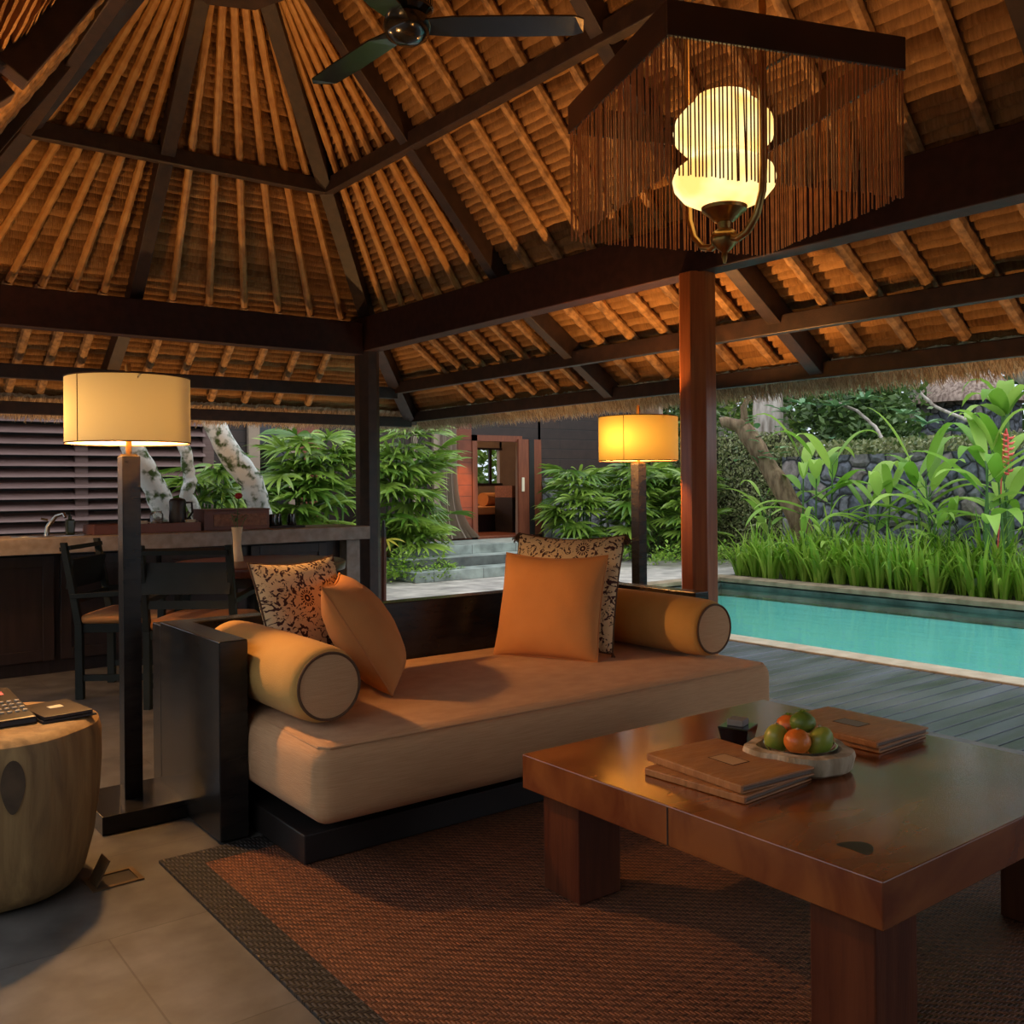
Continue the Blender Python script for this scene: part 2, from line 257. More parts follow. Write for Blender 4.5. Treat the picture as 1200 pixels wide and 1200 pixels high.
nz3 = n.new('ShaderNodeTexNoise'); nz3.inputs['Scale'].default_value = 24; nz3.inputs['Distortion'].default_value = 2.2; l.new(mpz.outputs[0], nz3.inputs[0]); rc = ramp(n, [(.57, (0, 0, 0)), (.60, (1, 1, 1))]); l.new(nz3.outputs[0], rc.inputs[0])
mm = n.new('ShaderNodeMath'); mm.operation = 'MAXIMUM'; l.new(mn.outputs[0], mm.inputs[0]); l.new(rc.outputs[0], mm.inputs[1])
mx = n.new('ShaderNodeMixRGB'); 
def mth(op, *a):
    q = n.new('ShaderNodeMath'); q.operation = op
    for i_, x_ in enumerate(a):
        if isinstance(x_, (int, float)): q.inputs[i_].default_value = x_
        else: l.new(x_, q.inputs[i_])
    return q.outputs[0]
sp = n.new('ShaderNodeSeparateXYZ'); l.new(t.outputs['Object'], sp.inputs[0]); patt = mm.outputs[0]
for (fx_, fy_) in ((.085, .195), (-.03, .05), (-.19, -.14), (.17, -.10)):
    dx_ = mth('SUBTRACT', sp.outputs['X'], fx_); dy_ = mth('SUBTRACT', sp.outputs['Y'], fy_)
    rad_ = mth('SQRT', mth('ADD', mth('MULTIPLY', dx_, dx_), mth('MULTIPLY', dy_, dy_))); ang_ = mth('ARCTAN2', dy_, dx_)
    pet = mth('MULTIPLY', mth('GREATER_THAN', mth('SINE', mth('MULTIPLY', ang_, 16)), -.25), mth('MULTIPLY', mth('GREATER_THAN', rad_, .019), mth('LESS_THAN', rad_, .034)))
    core = mth('MULTIPLY', mth('GREATER_THAN', rad_, .005), mth('LESS_THAN', rad_, .015))
    fl_ = mth('MAXIMUM', pet, core); ins = mth('LESS_THAN', rad_, .038)
    patt = mth('ADD', mth('MULTIPLY', fl_, ins), mth('MULTIPLY', patt, mth('SUBTRACT', 1, ins)))
l.new(patt, mx.inputs[0]); mx.inputs[1].default_value = (.70, .53, .30, 1); mx.inputs[2].default_value = (.055, .014, .012, 1); l.new(mx.outputs[0], b.inputs['Base Color'])

# ------------------------------------------------------------------ mesh builder
class B:
    def __init__(s): s.v = []; s.f = []; s.r = []; s.uv = None
    def add(s, vs, fs, r=0.5):
        k = len(s.v); s.v += [tuple(x) for x in vs]; s.f += [tuple(i+k for i in f) for f in fs]; s.r += [r]*len(fs)
    def box(s, x0, x1, y0, y1, z0, z1, r=.5):
        s.add([(x0, y0, z0), (x1, y0, z0), (x1, y1, z0), (x0, y1, z0), (x0, y0, z1), (x1, y0, z1), (x1, y1, z1), (x0, y1, z1)],
              [(0, 3, 2, 1), (4, 5, 6, 7), (0, 1, 5, 4), (1, 2, 6, 5), (2, 3, 7, 6), (3, 0, 4, 7)], r)
    def hexa(s, p, r=.5):   # 8 points, bottom then top
        s.add(p, [(0, 3, 2, 1), (4, 5, 6, 7), (0, 1, 5, 4), (1, 2, 6, 5), (2, 3, 7, 6), (3, 0, 4, 7)], r)
    def bar(s, a, b, w, h, upv=(0, 0, 1), r=.5):   # rectangular bar between two points
        a = Vector(a); b = Vector(b); d = (b-a).normalized(); sd = d.cross(Vector(upv)).normalized()*w/2; u = sd.cross(d).normalized()*h/2
        s.hexa([a-sd-u, a+sd-u, b+sd-u, b-sd-u, a-sd+u, a+sd+u, b+sd+u, b-sd+u], r)
    def tube(s, pts, rad, n=8, caps=True, r=.5):
        pts = [Vector(p) for p in pts]; rad = rad if isinstance(rad, (list, tuple)) else [rad]*len(pts)
        k = len(s.v); prev = None
        for i, p in enumerate(pts):
            d = (pts[min(i+1, len(pts)-1)]-pts[max(i-1, 0)])
            d = d.normalized() if d.length > 1e-9 else Vector((0, 0, 1))
            if prev is None:
                a = d.cross(Vector((0, 0, 1)));
                if a.length < .05: a = d.cross(Vector((1, 0, 0)))
                a.normalize()
            else: a = (prev-d*prev.dot(d)).normalized()
            prev = a; c = d.cross(a)
            for j in range(n): s.v.append(tuple(p+(a*cos(2*pi*j/n)+c*sin(2*pi*j/n))*rad[i]))
        for i in range(len(pts)-1):
            for j in range(n): s.f.append((k+i*n+j, k+i*n+(j+1) % n, k+(i+1)*n+(j+1) % n, k+(i+1)*n+j)); s.r.append(r)
        if caps: s.f.append(tuple(k+j for j in range(n))[::-1]); s.f.append(tuple(k+(len(pts)-1)*n+j for j in range(n))); s.r += [r, r]
    def lathe(s, prof, n=32, c=(0, 0), cap0=True, cap1=True, wob=None):
        k = len(s.v)
        for (rr, z) in prof:
            for j in range(n):
                q = rr*(wob(2*pi*j/n, z) if wob else 1)
                s.v.append((c[0]+q*cos(2*pi*j/n), c[1]+q*sin(2*pi*j/n), z))
        for i in range(len(prof)-1):
            for j in range(n): s.f.append((k+i*n+j, k+i*n+(j+1) % n, k+(i+1)*n+(j+1) % n, k+(i+1)*n+j)); s.r.append(.5)
        if cap0: s.f.append(tuple(k+j for j in range(n))[::-1]); s.r.append(.5)
        if cap1: s.f.append(tuple(k+(len(prof)-1)*n+j for j in range(n))); s.r.append(.5)
    def ball(s, c, rx, ry=None, rz=None, n=20, m=12, rot=None):
        ry = ry or rx; rz = rz or rx; k = len(s.v); c = Vector(c)
        for i in range(m+1):
            t = pi*i/m
            for j in range(n):
                p = Vector((rx*sin(t)*cos(2*pi*j/n), ry*sin(t)*sin(2*pi*j/n), rz*cos(t)))
                if rot: p = rot @ p
                s.v.append(tuple(c+p))
        for i in range(m):
            for j in range(n): s.f.append((k+i*n+j, k+(i+1)*n+j, k+(i+1)*n+(j+1) % n, k+i*n+(j+1) % n)); s.r.append(.5)
    def blade(s, base, az, L, w, lean, droop, seg=5, r=.5, fold=.25):
        # leaf blade: starts at angle lean from vertical, bends over by droop
        p = Vector(base); k = len(s.v); side = Vector((-sin(az), cos(az), 0)); h = Vector((cos(az), sin(az), 0))
        for i in range(seg+1):
            t = i/seg; a = lean+droop*t*t
            ww = w*.5*min(1, .45+2.2*t)*max(.04, (1-t**2.2))
            d = h*sin(a)+Vector((0, 0, 1))*cos(a); nn = h*cos(a)-Vector((0, 0, 1))*sin(a)
            s.v += [tuple(p-side*ww-nn*ww*fold), tuple(p), tuple(p+side*ww-nn*ww*fold)]
            p = p+d*L/seg
        for i in range(seg):
            q = k+i*3
            s.f += [(q, q+1, q+4, q+3), (q+1, q+2, q+5, q+4)]; s.r += [r, r]
    def leaf(s, base, d, upv, L, w, droop=.6, seg=6, r=.5, fold=.3, tip=1.3):
        p = Vector(base); d = Vector(d).normalized(); side = d.cross(Vector(upv)); side = side.normalized() if side.length > .01 else Vector((1, 0, 0)); k = len(s.v)
        for i in range(seg+1):
            t = i/seg
            dd = (d+Vector((0, 0, -1))*droop*t*t).normalized(); nn = side.cross(dd)
            ww = w*.5*(sin(pi*min(1, t**.8*.97+.03))**.75)
            s.v += [tuple(p+side*ww+nn*ww*fold), tuple(p), tuple(p-side*ww+nn*ww*fold)]
            p = p+dd*L/seg
        for i in range(seg):
            q = k+i*3
            s.f += [(q, q+3, q+4, q+1), (q+1, q+4, q+5, q+2)]; s.r += [r, r]
    def cloud(s, c, rad, n, size, shell=.55, rg=None, flat=0):
        rg = rg or rnd
        for _ in range(n):
            while True:
                q = Vector((rg.uniform(-1, 1), rg.uniform(-1, 1), rg.uniform(-1, 1)))
                if shell < q.length <= 1: break
            lump = 1+.18*sin(q.x*7+c[0])*sin(q.y*6+q.z*5)
            p = Vector((c[0]+q.x*rad[0]*lump, c[1]+q.y*rad[1]*lump, c[2]+q.z*rad[2]*lump))
            a = Vector((rg.gauss(0, 1), rg.gauss(0, 1), rg.gauss(0, .6)-.3)).normalized(); b2 = a.cross(Vector((rg.gauss(0, 1), rg.gauss(0, 1), rg.gauss(0, 1)))).normalized()
            S = size*rg.uniform(.6, 1.3)
            s.add([p-a*S, p+b2*S*.42, p+a*S, p-b2*S*.42], [(0, 1, 2, 3)], rg.random())
    def rbox(s, x0, x1, y0, y1, z0, z1, rad, n=10, puff=0, wob=0):
        # rounded box with optional crowned faces
        c = Vector(((x0+x1)/2, (y0+y1)/2, (z0+z1)/2)); hs = Vector(((x1-x0)/2, (y1-y0)/2, (z1-z0)/2))
        inner = [max(1e-4, h-rad) for h in hs]
        def axis(h):
            m = max(6, int(n*h/ max(hs))*2); base = [-1+2*i/m for i in range(m+1)]
            vals = [b_*(h-rad) for b_ in base]; cr_ = [rad*(1-cos(radians(q)))for q in (0, 22, 45, 67)]
            return [-h+q for q in (0, rad*.12, rad*.35, rad*.65)]+vals+[h-q for q in (rad*.65, rad*.35, rad*.12, 0)]
        ax = [axis(h) for h in hs]; idx = {}
        def put(p):
            key = tuple(round(q, 5) for q in p)
            if key in idx: return idx[key]
            q = Vector([max(-i_, min(i_, x)) for x, i_ in zip(p, inner)]); d = Vector(p)-q
            o = q+d.normalized()*rad if d.length > 1e-9 else Vector(p)
            u_, v_ = p[0]/hs[0], p[1]/hs[1]
            if puff and abs(p[2]) > inner[2]*.5: o.z += (1 if p[2] > 0 else -1)*puff*max(0, 1-u_**4)*max(0, 1-v_**4)*(1 if p[2] > 0 else .3)
            w_ = p[2]/hs[2]
            o.y += (1 if p[1] > 0 else -1)*puff*.6*(1-w_*w_)*max(0, 1-u_**6)*(abs(p[1]) > inner[1]*.8)
            o.x += (1 if p[0] > 0 else -1)*puff*.6*(1-w_*w_)*max(0, 1-v_**6)*(abs(p[0]) > inner[0]*.8)
            idx[key] = len(s.v); s.v.append(tuple(c+o)); return idx[key]
        for a_ in range(3):
            b_, d_ = (a_+1) % 3, (a_+2) % 3
            for sg in (-1, 1):
                for i in range(len(ax[b_])-1):
                    for j in range(len(ax[d_])-1):
                        q = []
                        for (ii, jj) in ((i, j), (i+1, j), (i+1, j+1), (i, j+1)):
                            p = [0, 0, 0]; p[a_] = sg*hs[a_]; p[b_] = ax[b_][ii]; p[d_] = ax[d_][jj]; q.append(put(p))
                        if len(set(q)) == 4: s.f.append(tuple(q) if sg > 0 else tuple(q[::-1])); s.r.append(.5)
    def build(s, name, mat, smooth=True, ang=38):
        me = bpy.data.meshes.new(name); me.from_pydata(s.v, [], s.f)
        at = me.attributes.new('rnd', 'FLOAT', 'FACE'); at.data.foreach_set('value', s.r)
        if s.uv:
            ul = me.uv_layers.new(name='UVMap')
            ul.data.foreach_set('uv', [c for lp in me.loops for c in s.uv[lp.vertex_index]])
        me.materials.append(MT[mat]); me.update()
        if smooth:
            me.polygons.foreach_set('use_smooth', [True]*len(me.polygons)); me.set_sharp_from_angle(angle=radians(ang))
        return me
def tag(o, label=None, cat=None, group=None, kind=None):
    if label: o['label'] = label
    if cat: o['category'] = cat
    if group: o['group'] = group
    if kind: o['kind'] = kind
    return o
def bevel(o, w, seg=2):
    m = o.modifiers.new('bevel', 'BEVEL'); m.width = w; m.segments = seg; m.limit_method = 'ANGLE'; m.angle_limit = radians(40); return o
def obj(name, b, mat, parent=None, bev=0, smooth=True, ang=38, loc=None, rot=None, label=None, kind=None):
    o = bpy.data.objects.new(name, b.build(name, mat, smooth, ang)); COL.objects.link(o)
    if parent: o.parent = parent
    if loc: o.location = loc
    if rot: o.rotation_euler = rot
    if bev: bevel(o, bev)
    return tag(o, label, None, None, kind)
def thing(name, label, cat, loc=(0, 0, 0), rz=0, group=None, kind=None):
    o = bpy.data.objects.new(name, None); COL.objects.link(o); o.location = loc; o.rotation_euler = (0, 0, rz); o.empty_display_size = .1
    return tag(o, label, cat, group, kind)
def solo(name, b, mat, label, cat, group=None, loc=None, rot=None, bev=0, smooth=True, kind=None):
    return tag(obj(name, b, mat, None, bev, smooth, 38, loc, rot), label, cat, group, kind)
def struct(name, b, mat, parent=None, bev=0, smooth=False, label=None):
    o = obj(name, b, mat, parent, bev, smooth); o['kind'] = 'structure'
    if label: o['label'] = label
    return o
ORD = ['first', 'second', 'third', 'fourth', 'fifth', 'sixth', 'seventh', 'eighth', 'ninth', 'tenth', 'eleventh', 'twelfth', 'thirteenth', 'fourteenth', 'fifteenth', 'sixteenth', 'seventeenth', 'eighteenth', 'nineteenth', 'twentieth', 'twenty-first', 'twenty-second', 'twenty-third', 'twenty-fourth', 'twenty-fifth', 'twenty-sixth']

# ------------------------------------------------------------------ ground, floor, deck, pool
b = B(); b.box(-3, 4.32, -3, 7.75, -.25, 0); struct('floor', b, 'floor')
b = B()
for i in range(110):
    y0 = -3+i*.105
    b.box(4.34, 5.715, y0, y0+.097, -.045, -.012)
struct('floor_deck', b, 'deck', bev=.004, label='weathered wooden deck boards between the pavilion and the pool')
b = B(); b.box(4.34, 5.715, -3, 8.6, -.25, -.055); struct('floor_deck_base', b, 'soil')
b = B(); b.box(5.72, 5.93, -3, 8.2, -.25, 0); struct('trim_1', b, 'coping', bev=.008, label='pale stone coping along the near pool edge')
b = B(); b.box(9.22, 9.5, -3, 8.2, -.035, .02); b.box(5.93, 9.22, 7.97, 8.2, -.035, .015); struct('trim_2', b, 'mosscoping', bev=.008, label='mossy stone coping along the far pool edge')
b = B(); b.box(9.3, 9.45, -3, 8.1, -1.6, -.06); b.box(5.9, 9.3, 8.02, 8.15, -1.6, -.06); struct('pool_wall', b, 'poolwall')
b = B(); b.box(5.8, 9.5, -3, 8.2, -1.5, -1.35); b.box(5.8, 5.92, -3, 8.1, -1.4, -.12); b.box(9.25, 9.3, -3, 8.1, -1.4, -.22); b.box(5.9, 9.3, 7.98, 8.02, -1.4, -.22); struct('pool_floor', b, 'pool')
b = B(); b.add([(5.92, -3, -.085), (9.3, -3, -.085), (9.3, 8.03, -.085), (5.92, 8.03, -.085)], [(0, 1, 2, 3)]); o = struct('pool_water', b, 'water'); o['label'] = 'still turquoise pool water'
b = B(); b.box(4.34, 11.6, 8.2, 14, -.2, -.005); b.box(-6, 4.34, 7.75, 14, -.2, -.03); struct('floor_paving', b, 'paving')
b = B(); b.box(9.5, 30, -12, 8.2, -.3, .0); b.box(11.6, 30, 8.2, 30, -.3, 0); b.box(-30, 11.6, 14, 40, -.3, 0); b.box(-30, -6, -12, 14, -.3, -.02); b.box(-6, 9.5, -12, -3, -.3, -.02); struct('ground', b, 'soil')

b = B(); b.box(-3.2, 2.6, -2.4, -2.25, 0, 3.2); struct('wall_front_light_block', b, 'villawood')  # unseen wall added to block daylight from behind the camera
b = B(); b.box(-5.4, -5.2, -3, 12, -.05, 2.1); struct('wall_near_light_block', b, 'stonewall')  # unseen wall added to cut daylight coming from the near side
# ------------------------------------------------------------------ roof
CX, CY, HX, HY = 2.1, 3.6, 1.9, 3.8
AY0, AY1 = 1.7, 5.5
KN = 2.0; KW = .73
def zt(r): return 4.94-1.117*r if r <= KN else 2.706-.68*(r-KN)     # thatch underside
def zr(r): return 4.76-1.117*r if r <= KN else 2.526-.68*(r-KN)     # rafter lower edge
def srng(side, r): return (AY0-r, AY1+r) if side in 'EW' else (CX-KW*r, CX+r)
def pos(side, s_, r, z):
    if side == 'E': return (CX+r, s_, z)
    if side == 'W': return (CX-KW*r, s_, z)
    if side == 'N': return (s_, AY1+r, z)
    return (s_, AY0-r, z)
roof = thing('ceiling', None, None, kind='structure'); roof['label'] = 'thatched pavilion ceiling of tied straw rows'
for side, nm in (('E', 'pool'), ('N', 'counter'), ('W', 'near'), ('S', 'rear')):
    b = B(); b.uv = []
    rg = random.Random(ord(side))
    rows = []; r = 0
    while r < KN-.001: rows.append((r, min(r+.035, KN))); r += .035
    r = KN
    while r < 3.2: rows.append((r, r+.050)); r += .050
    ph = 0
    for (ra_, rb_) in rows:
        s0, s1 = srng(side, rb_); L = s1-s0; ns = max(2, int(L/.06)); k = len(b.v); dr_ = rb_-ra_
        dep = (.017 if rb_ <= KN else .018)*rg.uniform(.8, 1.25)
        t0, t1 = srng(side, ra_); ph += rg.random()*.5; wv = rg.uniform(0, 6)
        for i in range(ns+1):
            f_ = i/ns; sa = s0+L*f_; sa_up = max(t0, min(t1, sa)); ja = rg.uniform(.65, 1.2); jb = rg.uniform(-.003, .003)+.002*sin(sa*9+wv)
            for (u_, dz) in ((0, .045), (.14, .012), (.20, -.4*dep), (.42, -1.0*dep*ja), (.64, -.8*dep*ja), (.74, .004), (.82, .045)):
                r_ = ra_+dr_*u_+jb*(0 < u_ < .9)
                b.v.append(pos(side, sa_up if u_ == 0 else sa, r_, zt(ra_+dr_*u_)+dz)); b.uv.append((sa, r_+ph))
        rowv = rg.uniform(.25, .8); rr = []
        q0 = rowv
        for i in range(ns): q0 += rg.uniform(-.09, .09); q0 = min(1, max(.05, q0*.85+rowv*.15)); rr.append(q0)
        for i in range(ns):
            q = k+i*7
            for c_ in range(6): b.f.append((q+c_, q+7+c_, q+8+c_, q+c_+1)); b.r.append(rr[i])
    o = obj('thatch_slope', b, 'thatch', roof, ang=60); o['kind'] = 'structure'
b = B()
for side in 'ENWS':
    for (ra_, rb_, dz) in ((0, KN, .3), (KN, 3.3, .3)):
        a0, a1 = srng(side, ra_); c0, c1 = srng(side, rb_)
        b.add([pos(side, a0, ra_, zt(ra_)+.3), pos(side, a1, ra_, zt(ra_)+.3), pos(side, c1, rb_, zt(rb_)+dz), pos(side, c0, rb_, zt(rb_)+dz)], [(0, 1, 2, 3)])
    c0, c1 = srng(side, 3.3); d0, d1 = srng(side, 3.22)
    b.add([pos(side, c0, 3.3, zt(3.3)+.27), pos(side, c1, 3.3, zt(3.3)+.27), pos(side, d1, 3.22, zt(3.22)), pos(side, d0, 3.22, zt(3.22))], [(0, 1, 2, 3)])
o = obj('roof_shell', b, 'hutthatch', roof, smooth=False); o['kind'] = 'structure'
# eaves fringe: cut straw ends, hanging strands
for side, nm in (('E', 'pool'), ('N', 'counter')):
    b = B(); rg = random.Random(5)
    s0, s1 = srng(side, 3.2)
    s0 = 0.5 if side == 'E' else -.5
    zw = lambda r: 1.945-.125*(r-3.03)/.22
    m_ = int((s1-s0)/.03); k = len(b.v)
    for i in range(m_+1):
        s_ = s0+(s1-s0)*i/m_
        for (r, z) in ((3.03, 1.955), (3.10, zw(3.10)), (3.18, zw(3.18)), (3.25, 1.815), (3.32, 1.86), (3.31, 2.0)): b.v.append(pos(side, s_, r+rg.uniform(-.006, .006), z+rg.uniform(-.010, .010)))
    for i in range(m_):
        for c_ in range(5): q = k+i*6+c_; b.f.append((q, q+6, q+7, q+1)); b.r.append(rg.uniform(.1, .6))
    n_ = int((s1-s0)*1500)
    for i in range(n_):
        s_ = rg.uniform(s0, s1); r = 3.04+.26*rg.random(); r = min(r, (s1-s_)+3.2 if False else r)
        z1 = (zw(r) if r < 3.25 else 1.815+(r-3.25)*.9)-.04+rg.uniform(-.01, .02); L = rg.uniform(.0, .035)*(1.2 if r > 3.15 else .7); ds = rg.uniform(-.035, .035); dr = rg.uniform(.0, .06)
        w = rg.uniform(.002, .0045)
        p0 = Vector(pos(side, s_, r, z1+.05)); p1 = Vector(pos(side, s_+ds, r+dr, z1-L)); sd_ = Vector(pos(side, 1, 0, 0))-Vector(pos(side, 0, 0, 0))
        b.add([p0-sd_*w, p0+sd_*w, p1+sd_*w*.4, p1-sd_*w*.4], [(0, 1, 2, 3)], rg.random())
    solo('thatch_fringe', b, 'fringe', 'ragged straw eave fringe hanging along the %s' % ('pool and deck side' if side == 'E' else 'kitchen counter side'), 'thatch fringe', kind='stuff', smooth=False)
# beams
SIDE = {'E': 'pool-side', 'N': 'kitchen-side', 'W': 'near-side'}
def beam(name, a, bb, w, h, mat, label, cat, group=None, bev=.006):
    b = B(); b.bar(a, bb, w, h); return solo(name, b, mat, label, cat, group, bev=bev, smooth=False)
beam('tie_beam', (4.0, -.3, 2.49), (4.0, 7.6, 2.49), .14, .29, 'beam', 'massive dark red tie beam running over the varnished post by the pool', 'beam', 'tie beams')
beam('tie_beam', (.0, 7.39, 2.45), (3.93, 7.39, 2.45), .14, .27, 'beam', 'massive dark tie beam crossing above the kitchen counter', 'beam', 'tie beams')
b = B(); b.bar((CX, AY0, 4.72), (CX, AY1, 4.72), .12, .2); solo('ridge_beam', b, 'rafter', 'dark ridge beam at the very top of the roof', 'beam')
for side in 'ENW':
    for r, zc, w, h, nm, lb in ((1.2, zr(1.2)+.05, .07, .11, 'ring_purlin', 'dark horizontal purlin midway up the upper %s thatch slope'), (2.6, 2.135, .06, .11, 'eave_purlin', 'dark purlin between beam and eave under %s thatch'), (3.0, 1.89, .045, .10, 'fascia_board', 'dark fascia board along the %s thatch eave')):
        if side == 'W' and r > 2: continue
        s0, s1 = srng(side, r)
        if side == 'E' or side == 'W': s0 = max(s0, -.5)
        zc -= .05 if (side == 'N' and r > 2) else 0
        beam(nm, pos(side, s0, r, zc), pos(side, s1, r, zc), w, h, 'rafter', lb % SIDE[side], 'beam', nm.replace('_', ' ')+'s')
def rafter(name, p0, p1, p2, p3, w, h, label, group):
    b = B()
    for a, c in ((p0, p1), (p2, p3)):
        a = Vector(a); c = Vector(c); d = (c-a).normalized(); sd = d.cross(Vector((0, 0, 1))).normalized(); u = sd.cross(d).normalized()
        if u.z < 0: u = -u
        b.bar(a+u*h/2, c+u*h/2, w, h)
    return solo(name, b, 'rafter', label, 'rafter', group, bev=.004, smooth=False)
for side, s_, lb in (('E', 5.5, 'dark rafter on the pool-side slope running down from the collar'), ('E', 3.6, 'dark rafter on the pool-side slope above the varnished post'), ('E', 1.7, 'dark rafter on the pool-side slope at upper right edge of photo'),
                     ('N', CX, 'dark rafter down the middle of the kitchen-side slope'), ('W', 5.5, 'dark rafter on the near-side slope running down from the collar'), ('W', 3.6, 'dark rafter on the near-side slope at top left corner of photo')):
    q = .06
    rafter('rafter', pos(side, s_, q, zr(q)), pos(side, s_, 1.97, zr(1.97)), pos(side, s_, 2.02, zr(2.02)), pos(side, s_, 3.0, zr(3.0)), .095, .13, lb, 'rafters')
for sx_, sy, lb in ((1, 1, 'dark hip rafter falling to the corner post beside the counter'), (-1, 1, 'dark hip rafter falling to the far left corner of the roof')):
    f = lambda r: (CX+sx_*r*(1 if sx_ > 0 else KW), AY1+r, zr(r)-.02)
    rafter('hip_rafter', f(.06), f(1.98), f(2.02), f(3.02), .11, .14, lb, 'hip rafters')
for ay, lb in ((AY1, 'dark octagonal collar where rafters meet at the roof apex'), (AY0, 'dark octagonal collar above the hanging lamp')):
    b = B(); b.lathe([(.36, 4.17), (.42, 4.21), (.42, 4.33), (.16, 4.66)], n=8, c=(CX, ay)); solo('roof_collar', b, 'rafter', lb, 'collar', smooth=False)
# battens
def batten(p0, p1, rad, mat, label, group, name):
    p0 = Vector(p0); p1 = Vector(p1); L = (p1-p0).length; n_ = max(2, int(L/.055)); pts = []; rr = []
    for i in range(n_+1):
        t = i/n_; pts.append(p0.lerp(p1, t)); rr.append(rad*(1+(.05 if mat == 'bamboo' else .09)*sin(t*L*57+L*9)+(.12 if i % 6 == 3 and mat == 'bamboo' else 0)))
    b = B(); b.tube(pts, rr, 8); solo(name, b, mat, label, 'batten', group)
def zb(r): return zt(r)-.058
bays = []
for side, ap, sg, where in (('E', AY1, 1, 'pool-side fan bay'), ('N', CX, 1, 'kitchen-side bay right of mid rafter'), ('N', CX, -1, 'kitchen-side bay left of mid rafter'), ('W', AY1, 1, 'near-side fan bay')):
    for k in range(1, 7):
        off = sg*1.9*k/7*(KW if (side == 'N' and sg < 0) else 1)
        lab = 'upper bamboo batten, %s from the rafter, %s' % (ORD[k-1], where)
        batten(pos(side, ap+off*.36/1.9+sg*.0, .36, zb(.36)), pos(side, ap+off*KN/1.9, KN, zb(KN)), .027, 'bamboo', lab, 'fanned bamboo battens', 'bamboo_batten')
        if side != 'W':
            lab = 'eave batten, %s from the rafter, below %s' % (ORD[k-1], where)
            batten(pos(side, ap+off*1.06, KN, zb(KN)), pos(side, ap+off*1.14, 2.98, zb(2.98)), .034, 'batten', lab, 'eave battens', 'eave_batten')
for side, sa, sb, where in (('E', 5.5, 3.6, 'bay between collar rafter and post rafter, pool side'), ('E', 3.6, 1.7, 'bay behind the hanging lamp, pool side'), ('W', 5.5, 3.6, 'near-side bay at upper left')):
    for k in range(1, 6):
        s_ = sa+(sb-sa)*k/6
        batten(pos(side, s_, .06, zb(.06)), pos(side, s_, KN, zb(KN)), .031, 'batten', 'upper batten, %s in the %s' % (ORD[k-1], where), 'straight roof battens', 'bamboo_batten')
        if side == 'E': batten(pos(side, s_, KN, zb(KN)), pos(side, s_, 2.98, zb(2.98)), .036, 'batten', 'eave batten, %s under the %s' % (ORD[k-1], where), 'eave battens', 'eave_batten')

# posts
def post(x, y, mat, lb):
    b = B(); R_ = .097/cos(pi/8)
    k = [(R_*cos(pi/8+pi/4*j), R_*sin(pi/8+pi/4*j)) for j in range(8)]
    b.add([(q[0], q[1], 0) for q in k]+[(q[0], q[1], 2.35) for q in k], [tuple(range(8))[::-1], tuple(range(8, 16))]+[(j, (j+1) % 8, 8+(j+1) % 8, 8+j) for j in range(8)])
    solo('timber_post', b, mat, lb, 'post', loc=(x, y, 0), smooth=False, bev=.004)
post(4.0, 3.605, 'post', 'varnished orange-red octagonal timber post beside the pool')
post(4.0, 7.39, 'rafter', 'dark octagonal corner post at the end of the kitchen counter')

# ------------------------------------------------------------------ rug
rug = thing('woven_rug', 'reddish brown woven mat with dark border under sofa and low table', 'rug', (.945, .2, 0))
b = B(); b.box(.108, 2.55, .108, 2.84, .0, .008); obj('rug_field', b, 'rug', rug, smooth=False)
b = B(); b.box(0, 2.66, 2.84, 2.95, 0, .009); b.box(0, .108, 0, 2.84, 0, .009); b.box(2.55, 2.66, 0, 2.84, 0, .009); b.box(.108, 2.55, 0, .108, 0, .009); obj('rug_border', b, 'rugborder', rug, smooth=False, label='dark woven border')

# ------------------------------------------------------------------ sofa
sofa = thing('sofa', 'low daybed sofa with beige seat cushion and black wooden frame', 'sofa', (0, 0, 0))
b = B(); b.box(1.153, 1.253, 3.172, 3.80, 0.009, .68); obj('armrest', b, 'black', sofa, bev=.004, smooth=False)
b = B(); b.box(3.49, 3.585, 3.172, 3.80, 0.009, .665); obj('armrest', b, 'black', sofa, bev=.004, smooth=False)
b = B(); b.box(1.153, 3.585, 3.80, 3.90, 0.009, .668); obj('backrest', b, 'black', sofa, bev=.004, smooth=False)
b = B(); b.box(1.29, 3.42, 2.815, 3.795, 0.01, .102); obj('plinth', b, 'blackmatte', sofa, bev=.004, smooth=False)
b = B(); b.box(1.38, 3.36, 2.97, 3.795, .102, .165); obj('seat_platform', b, 'blackmatte', sofa, smooth=False)
b = B(); b.rbox(1.262, 3.42, 2.655, 3.79, .165, .412, .055, n=14, puff=.016)
cu = obj('seat_cushion', b, 'seat', sofa, ang=80)
b = B()
pth = [(1.30, 3.72), (1.285, 2.70), (1.31, 2.672), (2.3, 2.659), (3.37, 2.672), (3.395, 2.70), (3.40, 3.72)]
b.tube([(x, y, .403) for x, y in pth], .0045, 6); obj('piping', b, 'seat', cu)
